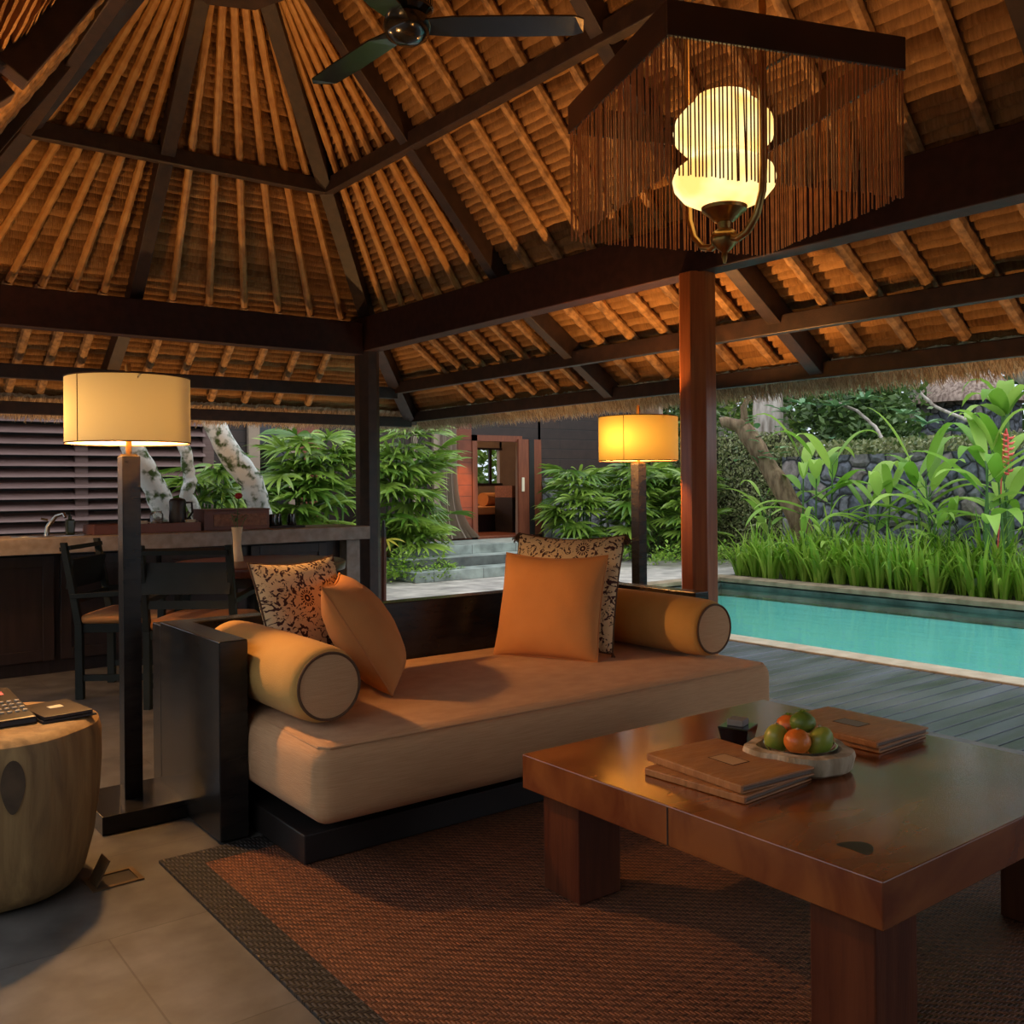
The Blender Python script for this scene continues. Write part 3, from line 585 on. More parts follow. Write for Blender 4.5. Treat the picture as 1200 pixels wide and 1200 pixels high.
def bolster(x, y0, y1, z, R_, lb):
    o = thing('bolster', lb, 'bolster', (x, y0, z))
    b = B(); L = y1-y0; k = []
    for (q, rr) in ((.0, .80), (.012, .92), (.04, .985), (.10, 1.01), (.25, 1.03), (.5, 1.035), (.75, 1.03), (.9, 1.01), (.96, .985), (.99, .92), (1, .8)): k.append((q*L, rr*R_))
    n_ = 40
    for (yy, rr) in k:
        for j in range(n_):
            a = 2*pi*j/n_; zz = rr*sin(a); zz = max(zz, -R_*.97); b.v.append((rr*cos(a)*(1+.03*(sin(a) < -.6)), yy, zz))
    for i in range(len(k)-1):
        for j in range(n_): b.f.append((i*n_+j, (i+1)*n_+j, (i+1)*n_+(j+1) % n_, i*n_+(j+1) % n_)); b.r.append(.5)
    b.f.append(tuple(range(n_))); b.f.append(tuple(range(len(k)*n_-n_, len(k)*n_))[::-1]); b.r += [.5, .5]
    obj('cover', b, 'bolster', o, ang=60)
    for yy, s in ((-.004, -1), (L+.004, 1)):
        b = B(); v0 = []
        m_ = 6
        b.v.append((0, yy+s*.012, 0))
        for i in range(1, m_+1):
            rr = R_*.84*i/m_
            for j in range(n_): b.v.append((rr*cos(2*pi*j/n_), yy+s*.012*(1-(i/m_)**2), rr*sin(2*pi*j/n_)))
        for j in range(n_): b.f.append((0, 1+j, 1+(j+1) % n_)); b.r.append(.5)
        for i in range(m_-1):
            for j in range(n_): b.f.append((1+i*n_+j, 1+i*n_+n_+j, 1+i*n_+n_+(j+1) % n_, 1+i*n_+(j+1) % n_)); b.r.append(.5)
        e = obj('end_panel', b, 'seat', o)
        b = B(); b.tube([(R_*.85*cos(2*pi*j/40), yy, R_*.85*sin(2*pi*j/40)) for j in range(41)], .005, 6, caps=False); obj('piping', b, 'pipe', e)
    return o
bolster(1.392, 2.845, 3.70, .553, .126, 'ochre bolster cushion against the left black armrest')
bolster(3.245, 2.845, 3.72, .553, .126, 'ochre bolster cushion at the pool end of the sofa')
def pillow(name, c, u, v, w, h, T_, mat, pmat, label, tassel=False, pow_=.55):
    u = Vector(u).normalized(); v = Vector(v); v = (v-u*v.dot(u)).normalized(); nn = u.cross(v)
    o = thing(name, label, 'pillow'); o.matrix_world = Matrix(((u.x, v.x, nn.x, c[0]), (u.y, v.y, nn.y, c[1]), (u.z, v.z, nn.z, c[2]), (0, 0, 0, 1)))
    b = B(); N = 22; rg = random.Random(len(label))
    ph = [rg.uniform(0, 6) for _ in range(4)]
    def pt(a, c_, s):
        e = (max(0, 1-abs(a)**2.6)*max(0, 1-abs(c_)**2.6))**pow_
        k = 1-.045*(1-abs(c_)**2)*(abs(a)**3) ; k2 = 1-.045*(1-abs(a)**2)*(abs(c_)**3)
        wr = 1+.05*sin(a*5+ph[0])*sin(c_*6+ph[1])+.03*sin(a*11+c_*7+ph[2])
        sag = -.03*(1-a*a)*(c_ > 0)*c_
        return (a*w/2*k, c_*h/2*k2+sag*h, s*T_/2*e*wr)
    for s in (1, -1):
        k = len(b.v)
        for i in range(N+1):
            for j in range(N+1):
                a = -1+2*i/N; c_ = -1+2*j/N; a = sin(a*pi/2); c_ = sin(c_*pi/2); b.v.append(pt(a, c_, s))
        for i in range(N):
            for j in range(N):
                q = (k+i*(N+1)+j, k+(i+1)*(N+1)+j, k+(i+1)*(N+1)+j+1, k+i*(N+1)+j+1); b.f.append(q if s > 0 else q[::-1]); b.r.append(.5)
    obj('cover', b, mat, o, ang=80)
    b = B(); path = []
    for (a0, c0, a1, c1) in ((-1, -1, 1, -1), (1, -1, 1, 1), (1, 1, -1, 1), (-1, 1, -1, -1)):
        for i in range(14): t = i/14; path.append(pt(a0+(a1-a0)*t, c0+(c1-c0)*t, 0))
    path.append(path[0]); b.tube(path, .0045, 6, caps=False); obj('piping', b, pmat, o)
    if tassel:
        for (a, c_) in ((1, -1), (-1, -1), (1, 1), (-1, 1)):
            b = B(); p = Vector(pt(a, c_, 0)); 
            for i in range(26):
                q = p+Vector((rnd.uniform(-.004, .004), rnd.uniform(-.004, .004), rnd.uniform(-.004, .004)))
                d = Vector((a*.018+rnd.uniform(-.02, .02), -.035+rnd.uniform(-.012, .008), rnd.uniform(-.02, .02))); b.tube([q, q+d*.6, q+d], .0022, 4)
            obj('tassel', b, 'pipe', o)
    return o
# right pair: turned towards the camera, leaning into the corner
ur = Vector((.44, -.90, 0)); nr = Vector((.90, .44, 0))
cb = Vector((2.655, 3.285, .43))
pillow('pillow', cb+nr*.085+Vector((-.01, .02, .222)), ur, nr*.30+Vector((0, 0, 1)), .505, .475, .19, 'orange', 'orangepipe', 'plain burnt orange square pillow standing in front of the wide batik one')
pillow('batik_pillow', cb+nr*.25+Vector((-.006, .032, .27)), ur, nr*.34+Vector((0, 0, 1)), .545, .55, .12, 'batik', 'pipe', 'batik print pillow with brown flowers behind the upright orange pillow', tassel=True)
ul = Vector((.57, .82, .02)); vl = Vector((-.27, .03, .38))
pillow('pillow', (1.765, 3.30, .640), ul, vl, .45, .47, .215, 'orange', 'orangepipe', 'plain orange pillow seen edge-on leaning over the left bolster')
pillow('batik_pillow', (1.615, 3.49, .70), (.95, .30, 0), (-.14, .12, .42), .43, .45, .13, 'batik', 'pipe', 'batik print pillow between the left bolster and the leaning orange pillow', tassel=False)

# ------------------------------------------------------------------ floor lamps
def floor_lamp(x, y, rz, lb, nm, R_=.215, zs=1.362, zt_=1.60, bo=(-.095, .073), smat='shade'):
    o = thing('floor_lamp', lb, 'floor lamp', (x, y, 0), rz, 'floor lamps')
    b = B(); b.box(-.145, .145, -.175, .175, 0, .065); obj('base', b, 'black', o, bev=.003, smooth=False)
    b = B(); b.box(-.032, .032, -.032, .032, .065, 1.315); obj('pole', b, 'black', o, bev=.002, smooth=False)
    b = B(); b.lathe([(.0105, 1.315), (.0105, 1.645), (.008, 1.655)], n=14); b.lathe([(.03, 1.316), (.03, 1.322)], n=16); obj('stem', b, 'brass', o, label='brass stem')
    b = B(); n_ = 56
    b.lathe([(R_, zs), (R_, zt_)], n=n_, cap0=False, cap1=False)
    sh = obj('lamp_shade', b, smat, o)
    b = B()
    for z in (zs, zt_): b.tube([(R_*cos(2*pi*j/56), R_*sin(2*pi*j/56), z) for j in range(57)], .0028, 6, caps=False)
    a = radians(205); b.tube([((R_+.001)*cos(a), (R_+.001)*sin(a), zs), ((R_+.001)*cos(a), (R_+.001)*sin(a), zt_)], .0017, 5)
    obj('shade_trim', b, 'pipe', sh)
    b = B()
    for j in range(3):
        a = 2*pi*j/3+.4; b.tube([(.01*cos(a), .01*sin(a), zt_-.015), (R_*cos(a), R_*sin(a), zt_-.015)], .0025, 6)
    obj('spider', b, 'brass', o)
    b = B(); b.lathe([(.006, 1.40), (.014, 1.402), (.014, 1.425)], n=10, c=bo); b.tube([(0, 0, 1.41), (bo[0], bo[1], 1.41)], .005, 6); obj('bulb_socket', b, 'brass', o)
    pw = FLOOR_LAMP_W*(.65 if x < .7 else 1); bu = Matrix.Rotation(rz, 4, 'Z') @ Vector((bo[0], bo[1], 1.455)); L = lamp(nm, (x+bu.x, y+bu.y, 1.455), pw, (1, .50, .16), .032); 
    return o
floor_lamp(1.012, 3.69, 0, 'lit floor lamp with pale drum shade standing left of the sofa', 'floor_lamp_bulb')
floor_lamp(3.965, 4.04, 0, 'lit floor lamp with yellow glowing drum shade behind the sofa by the post', 'floor_lamp_bulb', .232, 1.33, 1.585, (-.12, -.03), 'ambershade')

floor_lamp(.45, 6.25, 0, 'added lit floor lamp with pale drum shade, unseen beyond the left edge', 'floor_lamp_bulb')  # extra lamp added out of view to light the counter-side thatch
def uplight(x, y, z, tx, ty, tz, w, ang, lb):  # hidden fixtures added to brighten the underside of the eaves
    o = thing('added_uplight', lb, 'uplight', (x, y, z), 0, 'added uplights')
    b = B(); b.lathe([(.055, 0), (.055, .006), (.048, .008), (.044, .004), (.02, .003)], n=24); obj('housing', b, 'blackmatte', o)
    q = bpy.data.lights.new('added_uplight_spot', 'SPOT'); q.energy = w; q.color = (1, .50, .16); q.spot_size = radians(ang); q.spot_blend = .8; q.shadow_soft_size = .03
    e = bpy.data.objects.new('added_uplight_spot', q); COL.objects.link(e); e.location = (x, y, z+.04); e.rotation_euler = (Vector((tx, ty, tz))-Vector(e.location)).to_track_quat('-Z', 'Y').to_euler()
uplight(1.7, 7.95, -.03, 1.7, 8.05, 2.2, 75, 95, 'added small black uplight, unseen behind the left half of the counter')
uplight(3.3, 7.95, -.03, 3.3, 8.05, 2.2, 75, 95, 'added small black uplight, unseen behind the right half of the counter')
uplight(4.1, 6.3, .0, 4.65, 6.3, 2.2, 75, 85, 'added small uplight, unseen on the floor behind the sofa')
uplight(3.72, 2.05, .0, 4.65, 2.05, 2.25, 90, 80, 'added small floor uplight, unseen beyond the low table')
# ------------------------------------------------------------------ coffee table
ct = thing('coffee_table', 'low square coffee table of glossy red-brown timber on thick legs', 'table', (1.728, 1.08, .009))
b = B(); b.box(0, 1.115, 0, 1.18, .291, .391)
tp_ = obj('tabletop', b, 'table', ct, bev=.003, smooth=False)
b = B(); b.box(-.0012, .003, .588, .592, .293, .387); obj('seam', b, 'blackmatte', tp_, smooth=False)
b = B(); n_ = 22
kn = [(.118+.030*cos(a)+.012*cos(2*a), .137+.040*sin(a), .3914) for a in [2*pi*j/n_ for j in range(n_)]]; b.add(kn, [tuple(range(n_))]); obj('wood_knot', b, 'blackmatte', tp_, smooth=False, label='dark knot in the wood')
for (x, y) in ((.042, .975), (.042, .045), (.895, .045), (.895, .975)):
    b = B(); b.box(x, x+.16, y, y+.16, 0, .291); obj('leg', b, 'tableleg', ct, bev=.004, smooth=False)
TZ = .4005
def book(x, y, rz, w, d, z, th, lb, lm, tilt=0):
    o = thing('leather_folder', lb, 'folder', (x, y, z), rz, 'leather folders on the coffee table')
    b = B(); b.rbox(-w/2, w/2, -d/2, d/2, 0, .005, .002, n=4); obj('back_cover', b, 'leather', o)
    b = B(); b.box(-w/2+.006, w/2-.006, -d/2+.006, d/2-.006, .005, th-.006); obj('pages', b, 'pages', o, smooth=False)
    b = B(); b.rbox(-w/2, w/2, -d/2, d/2, th-.006, th, .0025, n=4); cv = obj('front_cover', b, 'leather', o)
    b = B(); b.box(-w/2-.004, -w/2+.006, -d/2+.002, d/2-.002, .001, th-.001); obj('spine', b, 'leather', o, bev=.002, smooth=False)
    if lm:
        b = B(); b.box(-.03, .03, -.045, .045, th-.001, th+.0008); obj('label_window', b, lm, cv, smooth=False)
        b = B()
        for q in ((-.032, -.03, -.047, .047), (.03, .032, -.047, .047), (-.03, .03, -.047, -.045), (-.03, .03, .045, .047)): b.box(q[0], q[1], q[2], q[3], th-.001, th+.0012)
        obj('window_trim', b, 'pipe', cv, smooth=False)
    return o
book(2.018, 1.725, radians(3), .29, .335, TZ, .020, 'tan leather folder lying beneath another folder at the near end of the table', None)
book(2.035, 1.735, radians(-4), .27, .36, TZ+.0205, .022, 'tan leather folder with pale recessed window, topmost of the near stack', 'leatherlabel')
book(2.665, 1.775, radians(2), .27, .36, TZ, .018, 'dark-edged leather folder under the one with grey label', None)
book(2.655, 1.765, radians(-1), .27, .365, TZ+.0185, .020, 'tan leather folder with grey label, topmost behind the fruit bowl', 'greylabel')
# fruit bowl
bowl = thing('wooden_bowl', 'rough petrified-wood bowl holding fruit on the coffee table', 'bowl', (2.262, 1.668, TZ))
wob = lambda a, z: 1+.07*sin(3*a+.5)+.04*sin(5*a+1)+.02*sin(11*a)
b = B(); b.lathe([(.122, 0), (.138, .01), (.146, .042), (.142, .056), (.112, .058), (.095, .036), (.05, .028)], n=48, wob=wob); obj('bowl_body', b, 'bark', bowl)
b = B(); b.lathe([(.03, .031), (.075, .036), (.098, .061), (.101, .061), (.078, .033), (.03, .0285)], n=40); obj('metal_liner', b, 'silver', bowl, label='shiny metal liner')
def fruit(name, c, rx, ry, rz, mat, lb, rot=None, calyx=False):
    o = thing(name, lb, 'fruit', c, 0, 'fruit in the wooden bowl')
    R_ = Euler(rot).to_matrix() if rot else None
    b = B(); b.ball((0, 0, 0), rx, ry, rz, 24, 16, R_); obj('skin', b, mat, o)
    b = B(); b.ball((0, 0, rz*.97), .006, .006, .004, 8, 6, R_)
    if calyx:
        for j in range(6): b.leaf((0, 0, rz*.97), (cos(j*1.05), sin(j*1.05), .25), (0, 0, 1), .018, .008, .3, 3)
    if R_: b.v = [tuple(R_ @ Vector(q)) if i < 0 else q for i, q in enumerate(b.v)]
    obj('stalk', b, 'bark' if not calyx else 'cover', o)
zb_ = TZ+.034
fruit('mango', (2.213, 1.712, zb_+.040), .036, .034, .043, 'mango', 'green-yellow mango at the left of the bowl', (0.2, -.25, 0))
fruit('mandarin', (2.214, 1.642, zb_+.047), .0375, .0375, .034, 'mandarin', 'orange mandarin at the front of the bowl')
fruit('mango', (2.283, 1.618, zb_+.038), .036, .033, .046, 'mango', 'green-yellow mango at the right of the bowl', (.35, .35, 0))
fruit('mandarin', (2.290, 1.728, zb_+.060), .036, .036, .033, 'mandarin', 'orange mandarin half hidden behind the other fruit', None, True)
fruit('lime', (2.277, 1.670, zb_+.084), .036, .036, .030, 'lime', 'dark green citrus perched on top of the fruit', None, True)
# small dark box
ob = thing('candle_holder', 'small flared dark glass holder with wooden lid beside the fruit bowl', 'holder', (2.29, 1.915, TZ), radians(20))
b = B(); q = .036; t = .048; b.hexa([(-q, -q, 0), (q, -q, 0), (q, q, 0), (-q, q, 0), (-t, -t, .062), (t, -t, .062), (t, t, .062), (-t, t, .062)]); obj('body', b, 'smoky', ob, bev=.003, smooth=False)
b = B(); b.box(-.026, .026, -.026, .026, .062, .082); obj('lid', b, 'greylabel', ob, bev=.003, smooth=False, label='pale square wooden lid')

# ------------------------------------------------------------------ stump, phone, pad, socket
st = thing('stump_table', 'round tapered tree-stump side table of bleached wood at left edge', 'side table', (.49, 3.265, 0))
wob = lambda a, z: 1+.018*sin(2*a+1)+.012*sin(5*a+z*4)+.008*sin(9*a)
b = B(); b.lathe([(.20, 0), (.235, .012), (.262, .05), (.285, .14), (.299, .26), (.304, .36), (.303, .45), (.295, .483), (.275, .498), (.24, .503), (.12, .505), (.02, .505)], n=72, wob=wob); obj('trunk', b, 'stump', st)
b = B()
pk = []
for i in range(9):
    for j in range(9):
        u_ = (i-4)/4; v_ = (j-4)/4; ql = sqrt(max(u_*u_+v_*v_, 1e-9)); mxq = max(abs(u_), abs(v_)); u_, v_ = u_*mxq/ql, v_*mxq/ql; a = radians(-88)+u_*.105*(1-.3*(v_ < 0)*abs(v_)); z = .375+v_*.075; rr = .3062
        pk.append((rr*cos(a)*wob(a, z)*1.0, rr*sin(a)*wob(a, z), z))
stain = [i for i in range(81)]
fs = []
for i in range(8):
    for j in range(8):
        u_ = (i-3.5)/4; v_ = (j-3.5)/4
        fs.append((i*9+j, (i+1)*9+j, (i+1)*9+j+1, i*9+j+1))
b.add(pk, fs); obj('wood_knot', b, 'stumpknot', st, label='dark knot patch near the rim')
ph = thing('telephone', 'dark desk telephone with keypad on the stump table', 'telephone', (.49, 3.28, .505), radians(4))
b = B(); b.hexa([(-.10, -.15, 0), (.10, -.15, 0), (.10, .17, 0), (-.10, .17, 0), (-.095, -.145, .022), (.095, -.145, .022), (.092, .165, .062), (-.092, .165, .062)]); obj('phone_body', b, 'darkplastic', ph, bev=.006, smooth=False)
b = B()
def slope(x, y): return .022+(y+.145)/.31*.04+.001
for i in range(5):
    for j in range(4):
        x = -.005+i*.021; y = -.085+j*.032; z = slope(x, y); b.box(x-.006, x+.006, y-.006, y+.006, z-.002, z+.004)
obj('keypad', b, 'keys', ph, bev=.0015, smooth=False)
b = B(); x0, x1, y0, y1 = .012, .062, .085, .120; b.add([(x0, y0, slope(0, y0)), (x1, y0, slope(0, y0)), (x1, y1, slope(0, y1)), (x0, y1, slope(0, y1))], [(0, 1, 2, 3)]); obj('phone_label', b, 'redlabel', ph, smooth=False, label='red and white phone label')
b = B(); b.tube([(-.07, -.13, .065), (-.07, -.09, .075), (-.07, .02, .072), (-.07, .1, .088), (-.07, .14, .082)], [.024, .02, .016, .02, .024], 12); obj('handset', b, 'darkplastic', ph)
b = B(); b.tube([(-.07+.012*cos(t*2.6), -.13-.03*sin(t*.08)-.004*t*.3+.012*0, .06-.006*t+.012*sin(t*2.6)) for t in range(0, 40)], .004, 6); obj('phone_cord', b, 'cable', ph)
pad = thing('notepad', 'two thin dark notepads with small cream label beside the telephone', 'notepad', (.668, 3.235, .505), radians(8))
b = B(); b.box(-.078, .078, -.11, .11, 0, .007); obj('lower_cover', b, 'darkplastic', pad, bev=.001, smooth=False)
b = B(); b.box(-.072, .068, -.105, .108, .0085, .018); tpad = obj('upper_cover', b, 'leather', pad, bev=.001, smooth=False); tpad.data.materials[0] = MT['cabinet']
b = B(); b.box(-.018, .022, .0, .035, .0175, .0186); obj('pad_label', b, 'cream', pad, smooth=False, label='cream label')
sk = thing('floor_socket', 'brass floor socket with raised flap in the floor tiles by the stump', 'floor socket', (.795, 3.105, 0), radians(2))
b = B()
for q in ((-.075, .075, -.06, -.046), (-.075, .075, .046, .06), (-.075, -.061, -.046, .046), (.061, .075, -.046, .046)): b.box(q[0], q[1], q[2], q[3], .0, .005)
obj('frame', b, 'socketmetal', sk, smooth=False)
b = B(); b.box(-.06, .06, -.045, .045, .0, .002); obj('recess', b, 'blackmatte', sk, smooth=False)
b = B(); b.bar((-.058, .0, .004), (-.02, .0, .075), .075, .005, (1, 0, -.5)); obj('flap', b, 'socketmetal', sk, smooth=False)

# ------------------------------------------------------------------ ceiling fan
fan = thing('ceiling_fan', 'black three-blade ceiling fan hanging from the ridge', 'fan', (2.14, 3.57, 3.17))
b = B(); b.lathe([(.012, .2), (.012, 1.45)], n=12); obj('downrod', b, 'fan', fan)
b = B(); b.lathe([(.0, -.072), (.045, -.068), (.088, -.042), (.104, 0), (.094, .038), (.05, .05)], n=36, cap0=False); obj('hub', b, 'fan', fan)
b = B(); b.lathe([(.085, .05), (.11, .07), (.11, .17), (.08, .2), (.02, .205)], n=36); mo = obj('motor_housing', b, 'fan', fan)
b = B()
for j in range(40):
    a = 2*pi*j/40; b.box(-.002, .002, -.002, .002, 0, .08); k = len(b.v)-8
    for i in range(8): x, y, z = b.v[k+i]; b.v[k+i] = (.112*cos(a)+x*1.0, .112*sin(a)+y, .08+z)
obj('vent_grille', b, 'steel', mo, smooth=False)
for j, az in enumerate((93, -38, 213)):
    a = radians(az); rt = Matrix.Rotation(a, 3, 'Z')
    b = B(); pr = [(.08, .05), (.2, .07), (.5, .074), (.72, .068), (.76, .04)]
    vs = []
    for (x, hw) in pr:
        for (y, z) in ((-hw, .008), (hw, -.010), (hw, -.003), (-hw, .015)): vs.append(tuple(rt @ Vector((x, y, z))))
    fs = [(0, 1, 2, 3), (16, 19, 18, 17)]
    for i in range(4):
        for c_ in range(4): fs.append((i*4+c_, i*4+4+c_, i*4+4+(c_+1) % 4, i*4+(c_+1) % 4))
    b.add(vs, fs); obj('blade', b, 'fan', fan, smooth=False)

# ------------------------------------------------------------------ pendant lamp
PX, PY, PZ = 2.085, 1.775, 2.255
pn = thing('pendant_lamp', 'square hanging lamp with bead-string curtain around a glowing alabaster globe', 'hanging lamp', (PX, PY, PZ), radians(-20))
h = .338; bt = .012; bh = .085
for (x0, x1, y0, y1) in ((-h, h, -h, -h+bt), (-h, h, h-bt, h), (-h, -h+bt, -h+bt, h-bt), (h-bt, h, -h+bt, h-bt)):
    b = B(); b.box(x0, x1, y0, y1, 0, bh); obj('frame_board', b, 'woodframe', pn, smooth=False, bev=.002)
b = B(); ca = Vector((cos(radians(-82)), sin(radians(-82)), 0))
for q in (1, -1): b.tube([ca*.16*q+Vector((0, 0, .03)), ca*(h-.004)*q+Vector((0, 0, .03))], .004, 6)
obj('cross_brace', b, 'blackmatte', pn)
for sd, (fx, fy) in enumerate(((1, -1), (1, 1), (0, -1), (0, 1))):
    b = B(); N = 62
    for i in range(N):
        t = -h+.008+(2*h-.016)*i/(N-1)+rnd.uniform(-.0015, .0015)
        lean = rnd.gauss(0, .0015) if rnd.random() < .9 else rnd.gauss(0, .011)
        ln = -.325+rnd.uniform(-.003, .003)
        f_ = fy*(h-bt/2)+rnd.uniform(-.003, .003)
        p0 = (t, f_, .002) if fx else (f_, t, .002); p1 = (t+lean, f_, ln) if fx else (f_, t+lean, ln)
        b.tube([p0, p1], .0021, 5, r=rnd.random())
    o = obj('bead_curtain', b, 'beads', pn); o['kind'] = 'stuff'
gz = lambda z: z-PZ
b = B(); b.lathe([(.028, gz(1.966)), (.07, gz(1.97)), (.115, gz(1.992)), (.138, gz(2.02)), (.143, gz(2.045)), (.134, gz(2.072)), (.105, gz(2.094)), (.080, gz(2.105)), (.082, gz(2.113)), (.110, gz(2.127)), (.134, gz(2.152)), (.14, gz(2.18)), (.132, gz(2.212)), (.105, gz(2.243)), (.08, gz(2.262)), (.076, gz(2.275))], n=48, cap0=True, cap1=False)
obj('glass_globe', b, 'glass_globe', pn, label='glowing alabaster glass globe')
b = B(); b.lathe([(.022, gz(1.925)), (.03, gz(1.93)), (.045, gz(1.945)), (.062, gz(1.958)), (.064, gz(1.968)), (.05, gz(1.972))], n=32); b.lathe([(.018, gz(1.90)), (.022, gz(1.926))], n=20)
b.lathe([(.004, gz(1.812)), (.009, gz(1.83)), (.008, gz(1.842)), (.018, gz(1.85)), (.036, gz(1.868)), (.04, gz(1.882)), (.034, gz(1.897)), (.018, gz(1.908))], n=32)
obj('brass_cup', b, 'brass', pn)
for s in (1, -1):
    a = radians(-102+20); d = Vector((cos(a), sin(a), 0))*s
    # arm leaves the ball, sweeps out and rises past the globe
    pts = [d*.03+Vector((0, 0, gz(1.878))), d*.06+Vector((0, 0, gz(1.868))), d*.10+Vector((0, 0, gz(1.878))), d*.14+Vector((0, 0, gz(1.915))), d*.163+Vector((0, 0, gz(1.97))), d*.168+Vector((0, 0, gz(2.05))), d*.168+Vector((0, 0, .36)), d*.12+Vector((0, 0, .43)), d*.01+Vector((0, 0, .45))]
    o = obj('arm', (lambda bb: (bb.tube(pts, .0105, 10), bb)[1])(B()), 'brass', pn)
b = B(); b.lathe([(.009, .44), (.009, gz(4.3))], n=10); obj('rod', b, 'blackmatte', pn)
pl = lamp('pendant_bulb', (PX, PY, 2.205), PENDANT_W, (1, .50, .16), .045)

# ------------------------------------------------------------------ dining corner: counter, table, chairs
cn = thing('kitchen_counter', 'long kitchen counter with pale terrazzo top and dark panelled front', 'counter', (0, 0, 0))
b = B(); b.box(-.6, 3.60, 6.62, 7.18, .785, .885); obj('countertop', b, 'counter', cn, bev=.004, smooth=False)
b = B(); b.box(3.44, 3.55, 6.70, 7.1, 0, .785); obj('end_panel', b, 'counter', cn, smooth=False)
b = B(); b.box(-.6, 3.44, 6.82, 7.1, 0, .785); obj('cabinet_body', b, 'cabinet', cn, smooth=False)
x = -.5
while x < 3.3:
    w = .62; f0 = B(); f0.box(x+.01, x+w-.01, 6.795, 6.82, .09, .765)
    d = obj('door', f0, 'cabinet', cn, bev=.003, smooth=False)
    b = B()
    for q in ((x+.01, x+.075, .09, .765), (x+w-.075, x+w-.01, .09, .765), (x+.075, x+w-.075, .09, .16), (x+.075, x+w-.075, .695, .765)): b.box(q[0], q[1], 6.783, 6.795, q[2], q[3])
    obj('door_frame', b, 'cabinet', d, bev=.002, smooth=False); x += w+.02
CZ = .8855
sn = thing('sink', 'oval steel sink with tap on the counter', 'sink', (1.42, 6.92, CZ))
b = B(); b.lathe([(.10, -.06), (.155, -.01), (.18, .004), (.19, .006), (.19, 0)], n=36, cap0=True, cap1=False); b.v = [(x*1.35, y*.8, z) for x, y, z in b.v]; b.v = [(x, y, max(z, .0005)) for x, y, z in b.v]; obj('basin', b, 'steel', sn)
b = B(); b.tube([(-.02, .12, 0), (-.01, .12, .06), (.03, .06, .13), (.06, -.01, .145), (.065, -.03, .12)], [.016, .016, .013, .011, .010], 12); b.tube([(-.01, .12, .10), (-.05, .13, .11)], .008, 8); obj('tap', b, 'steel', sn)
so_ = thing('soap_bottle', 'dark green soap bottle with pump beside the sink', 'bottle', (1.53, 6.97, CZ))
b = B(); b.rbox(-.026, .026, -.026, .026, 0, .105, .008, n=3); obj('bottle_body', b, 'soap', so_)
b = B(); b.lathe([(.012, .105), (.012, .125), (.005, .127), (.005, .15)], n=12); b.tube([(0, 0, .148), (-.03, -.01, .146)], .005, 8); obj('pump', b, 'soap', so_)
tr_ = thing('serving_tray', 'long dark red wooden tray on the counter', 'tray', (1.99, 6.93, CZ))
b = B(); b.box(-.34, .34, -.13, .13, 0, .012); obj('tray_base', b, 'tray', tr_, smooth=False)
for q in ((-.34, .34, -.145, -.13), (-.34, .34, .13, .145), (-.355, -.34, -.145, .145), (.34, .355, -.145, .145)):
    b = B(); b.box(q[0], q[1], q[2], q[3], 0, .065); obj('tray_side', b, 'tray', tr_, bev=.002, smooth=False)
def jug(x, y):
    o = thing('coffee_pot', 'tall black coffee pot with handle on the tray', 'pot', (x, y, CZ+.0125))
    b = B(); b.lathe([(.05, 0), (.058, .01), (.06, .09), (.055, .15), (.058, .20), (.05, .215), (.02, .225)], n=28); obj('pot_body', b, 'blackmatte', o)
    b = B(); b.tube([(.055, 0, .19), (.1, 0, .19), (.105, 0, .12), (.055, 0, .05)], .008, 8); obj('handle', b, 'blackmatte', o)
jug(2.23, 6.93)
gj = thing('glass_jar', 'clear glass jar with dark contents beside the coffee pot', 'jar', (2.09, 6.95, CZ+.0125))
b = B(); b.lathe([(.035, 0), (.045, .01), (.045, .11), (.035, .125), (.038, .135)], n=24); obj('jar_body', b, 'glass', gj)
b = B(); b.lathe([(.038, .005), (.040, .012), (.040, .06)], n=24); obj('contents', b, 'brownbark', gj)
for x, y, lb in ((1.86, 6.90, 'small cream cup on the tray behind the lamp pole'), (1.97, 6.88, 'small cream cup on the tray beside the glass jar'), (2.30, 6.87, 'small cream cup at the carved box end of the tray')):
    cup = thing('cup', lb, 'cup', (x, y, CZ+.0125), 0, 'cream cups on the tray')
    b = B(); b.lathe([(.022, 0), (.034, .02), (.038, .07), (.034, .07), (.03, .02), (.01, .01)], n=24, cap1=True); obj('cup_body', b, 'cream', cup)
    b = B(); b.tube([(.035, 0, .06), (.055, 0, .055), (.055, 0, .03), (.033, 0, .02)], .004, 6); obj('handle', b, 'cream', cup)
cb_ = thing('carved_box', 'carved brown wooden box on the counter behind the vase', 'box', (2.62, 6.93, CZ), radians(-2))
b = B(); b.box(-.24, .24, -.13, .13, 0, .14); obj('box_body', b, 'tray', cb_, bev=.003, smooth=False)
b = B(); b.box(-.17, .22, -.136, -.13, .03, .115); obj('carved_panel', b, 'box', cb_, smooth=False)
b = B(); b.box(-.245, .245, -.135, .135, .14, .152); obj('lid', b, 'tray', cb_, bev=.003, smooth=False)
for i, (x, y, lb) in enumerate(((2.93, 6.90, 'upturned drinking glass nearest the carved box'), (3.0, 6.98, 'upturned drinking glass second from the carved box'), (3.08, 6.90, 'upturned drinking glass farthest from the carved box'))):
    b = B(); b.lathe([(.034, 0), (.036, .01), (.028, .085), (.024, .088)], n=24); solo('drinking_glass', b, 'smoky', lb, 'glass', 'upturned glasses', (x, y, CZ+.0155))
b = B(); b.rbox(-.16, .16, -.10, .10, 0, .015, .006, n=5); solo('glass_tray', b, 'blackmatte', 'flat black tray holding upturned glasses', 'tray', loc=(3.0, 6.93, CZ))
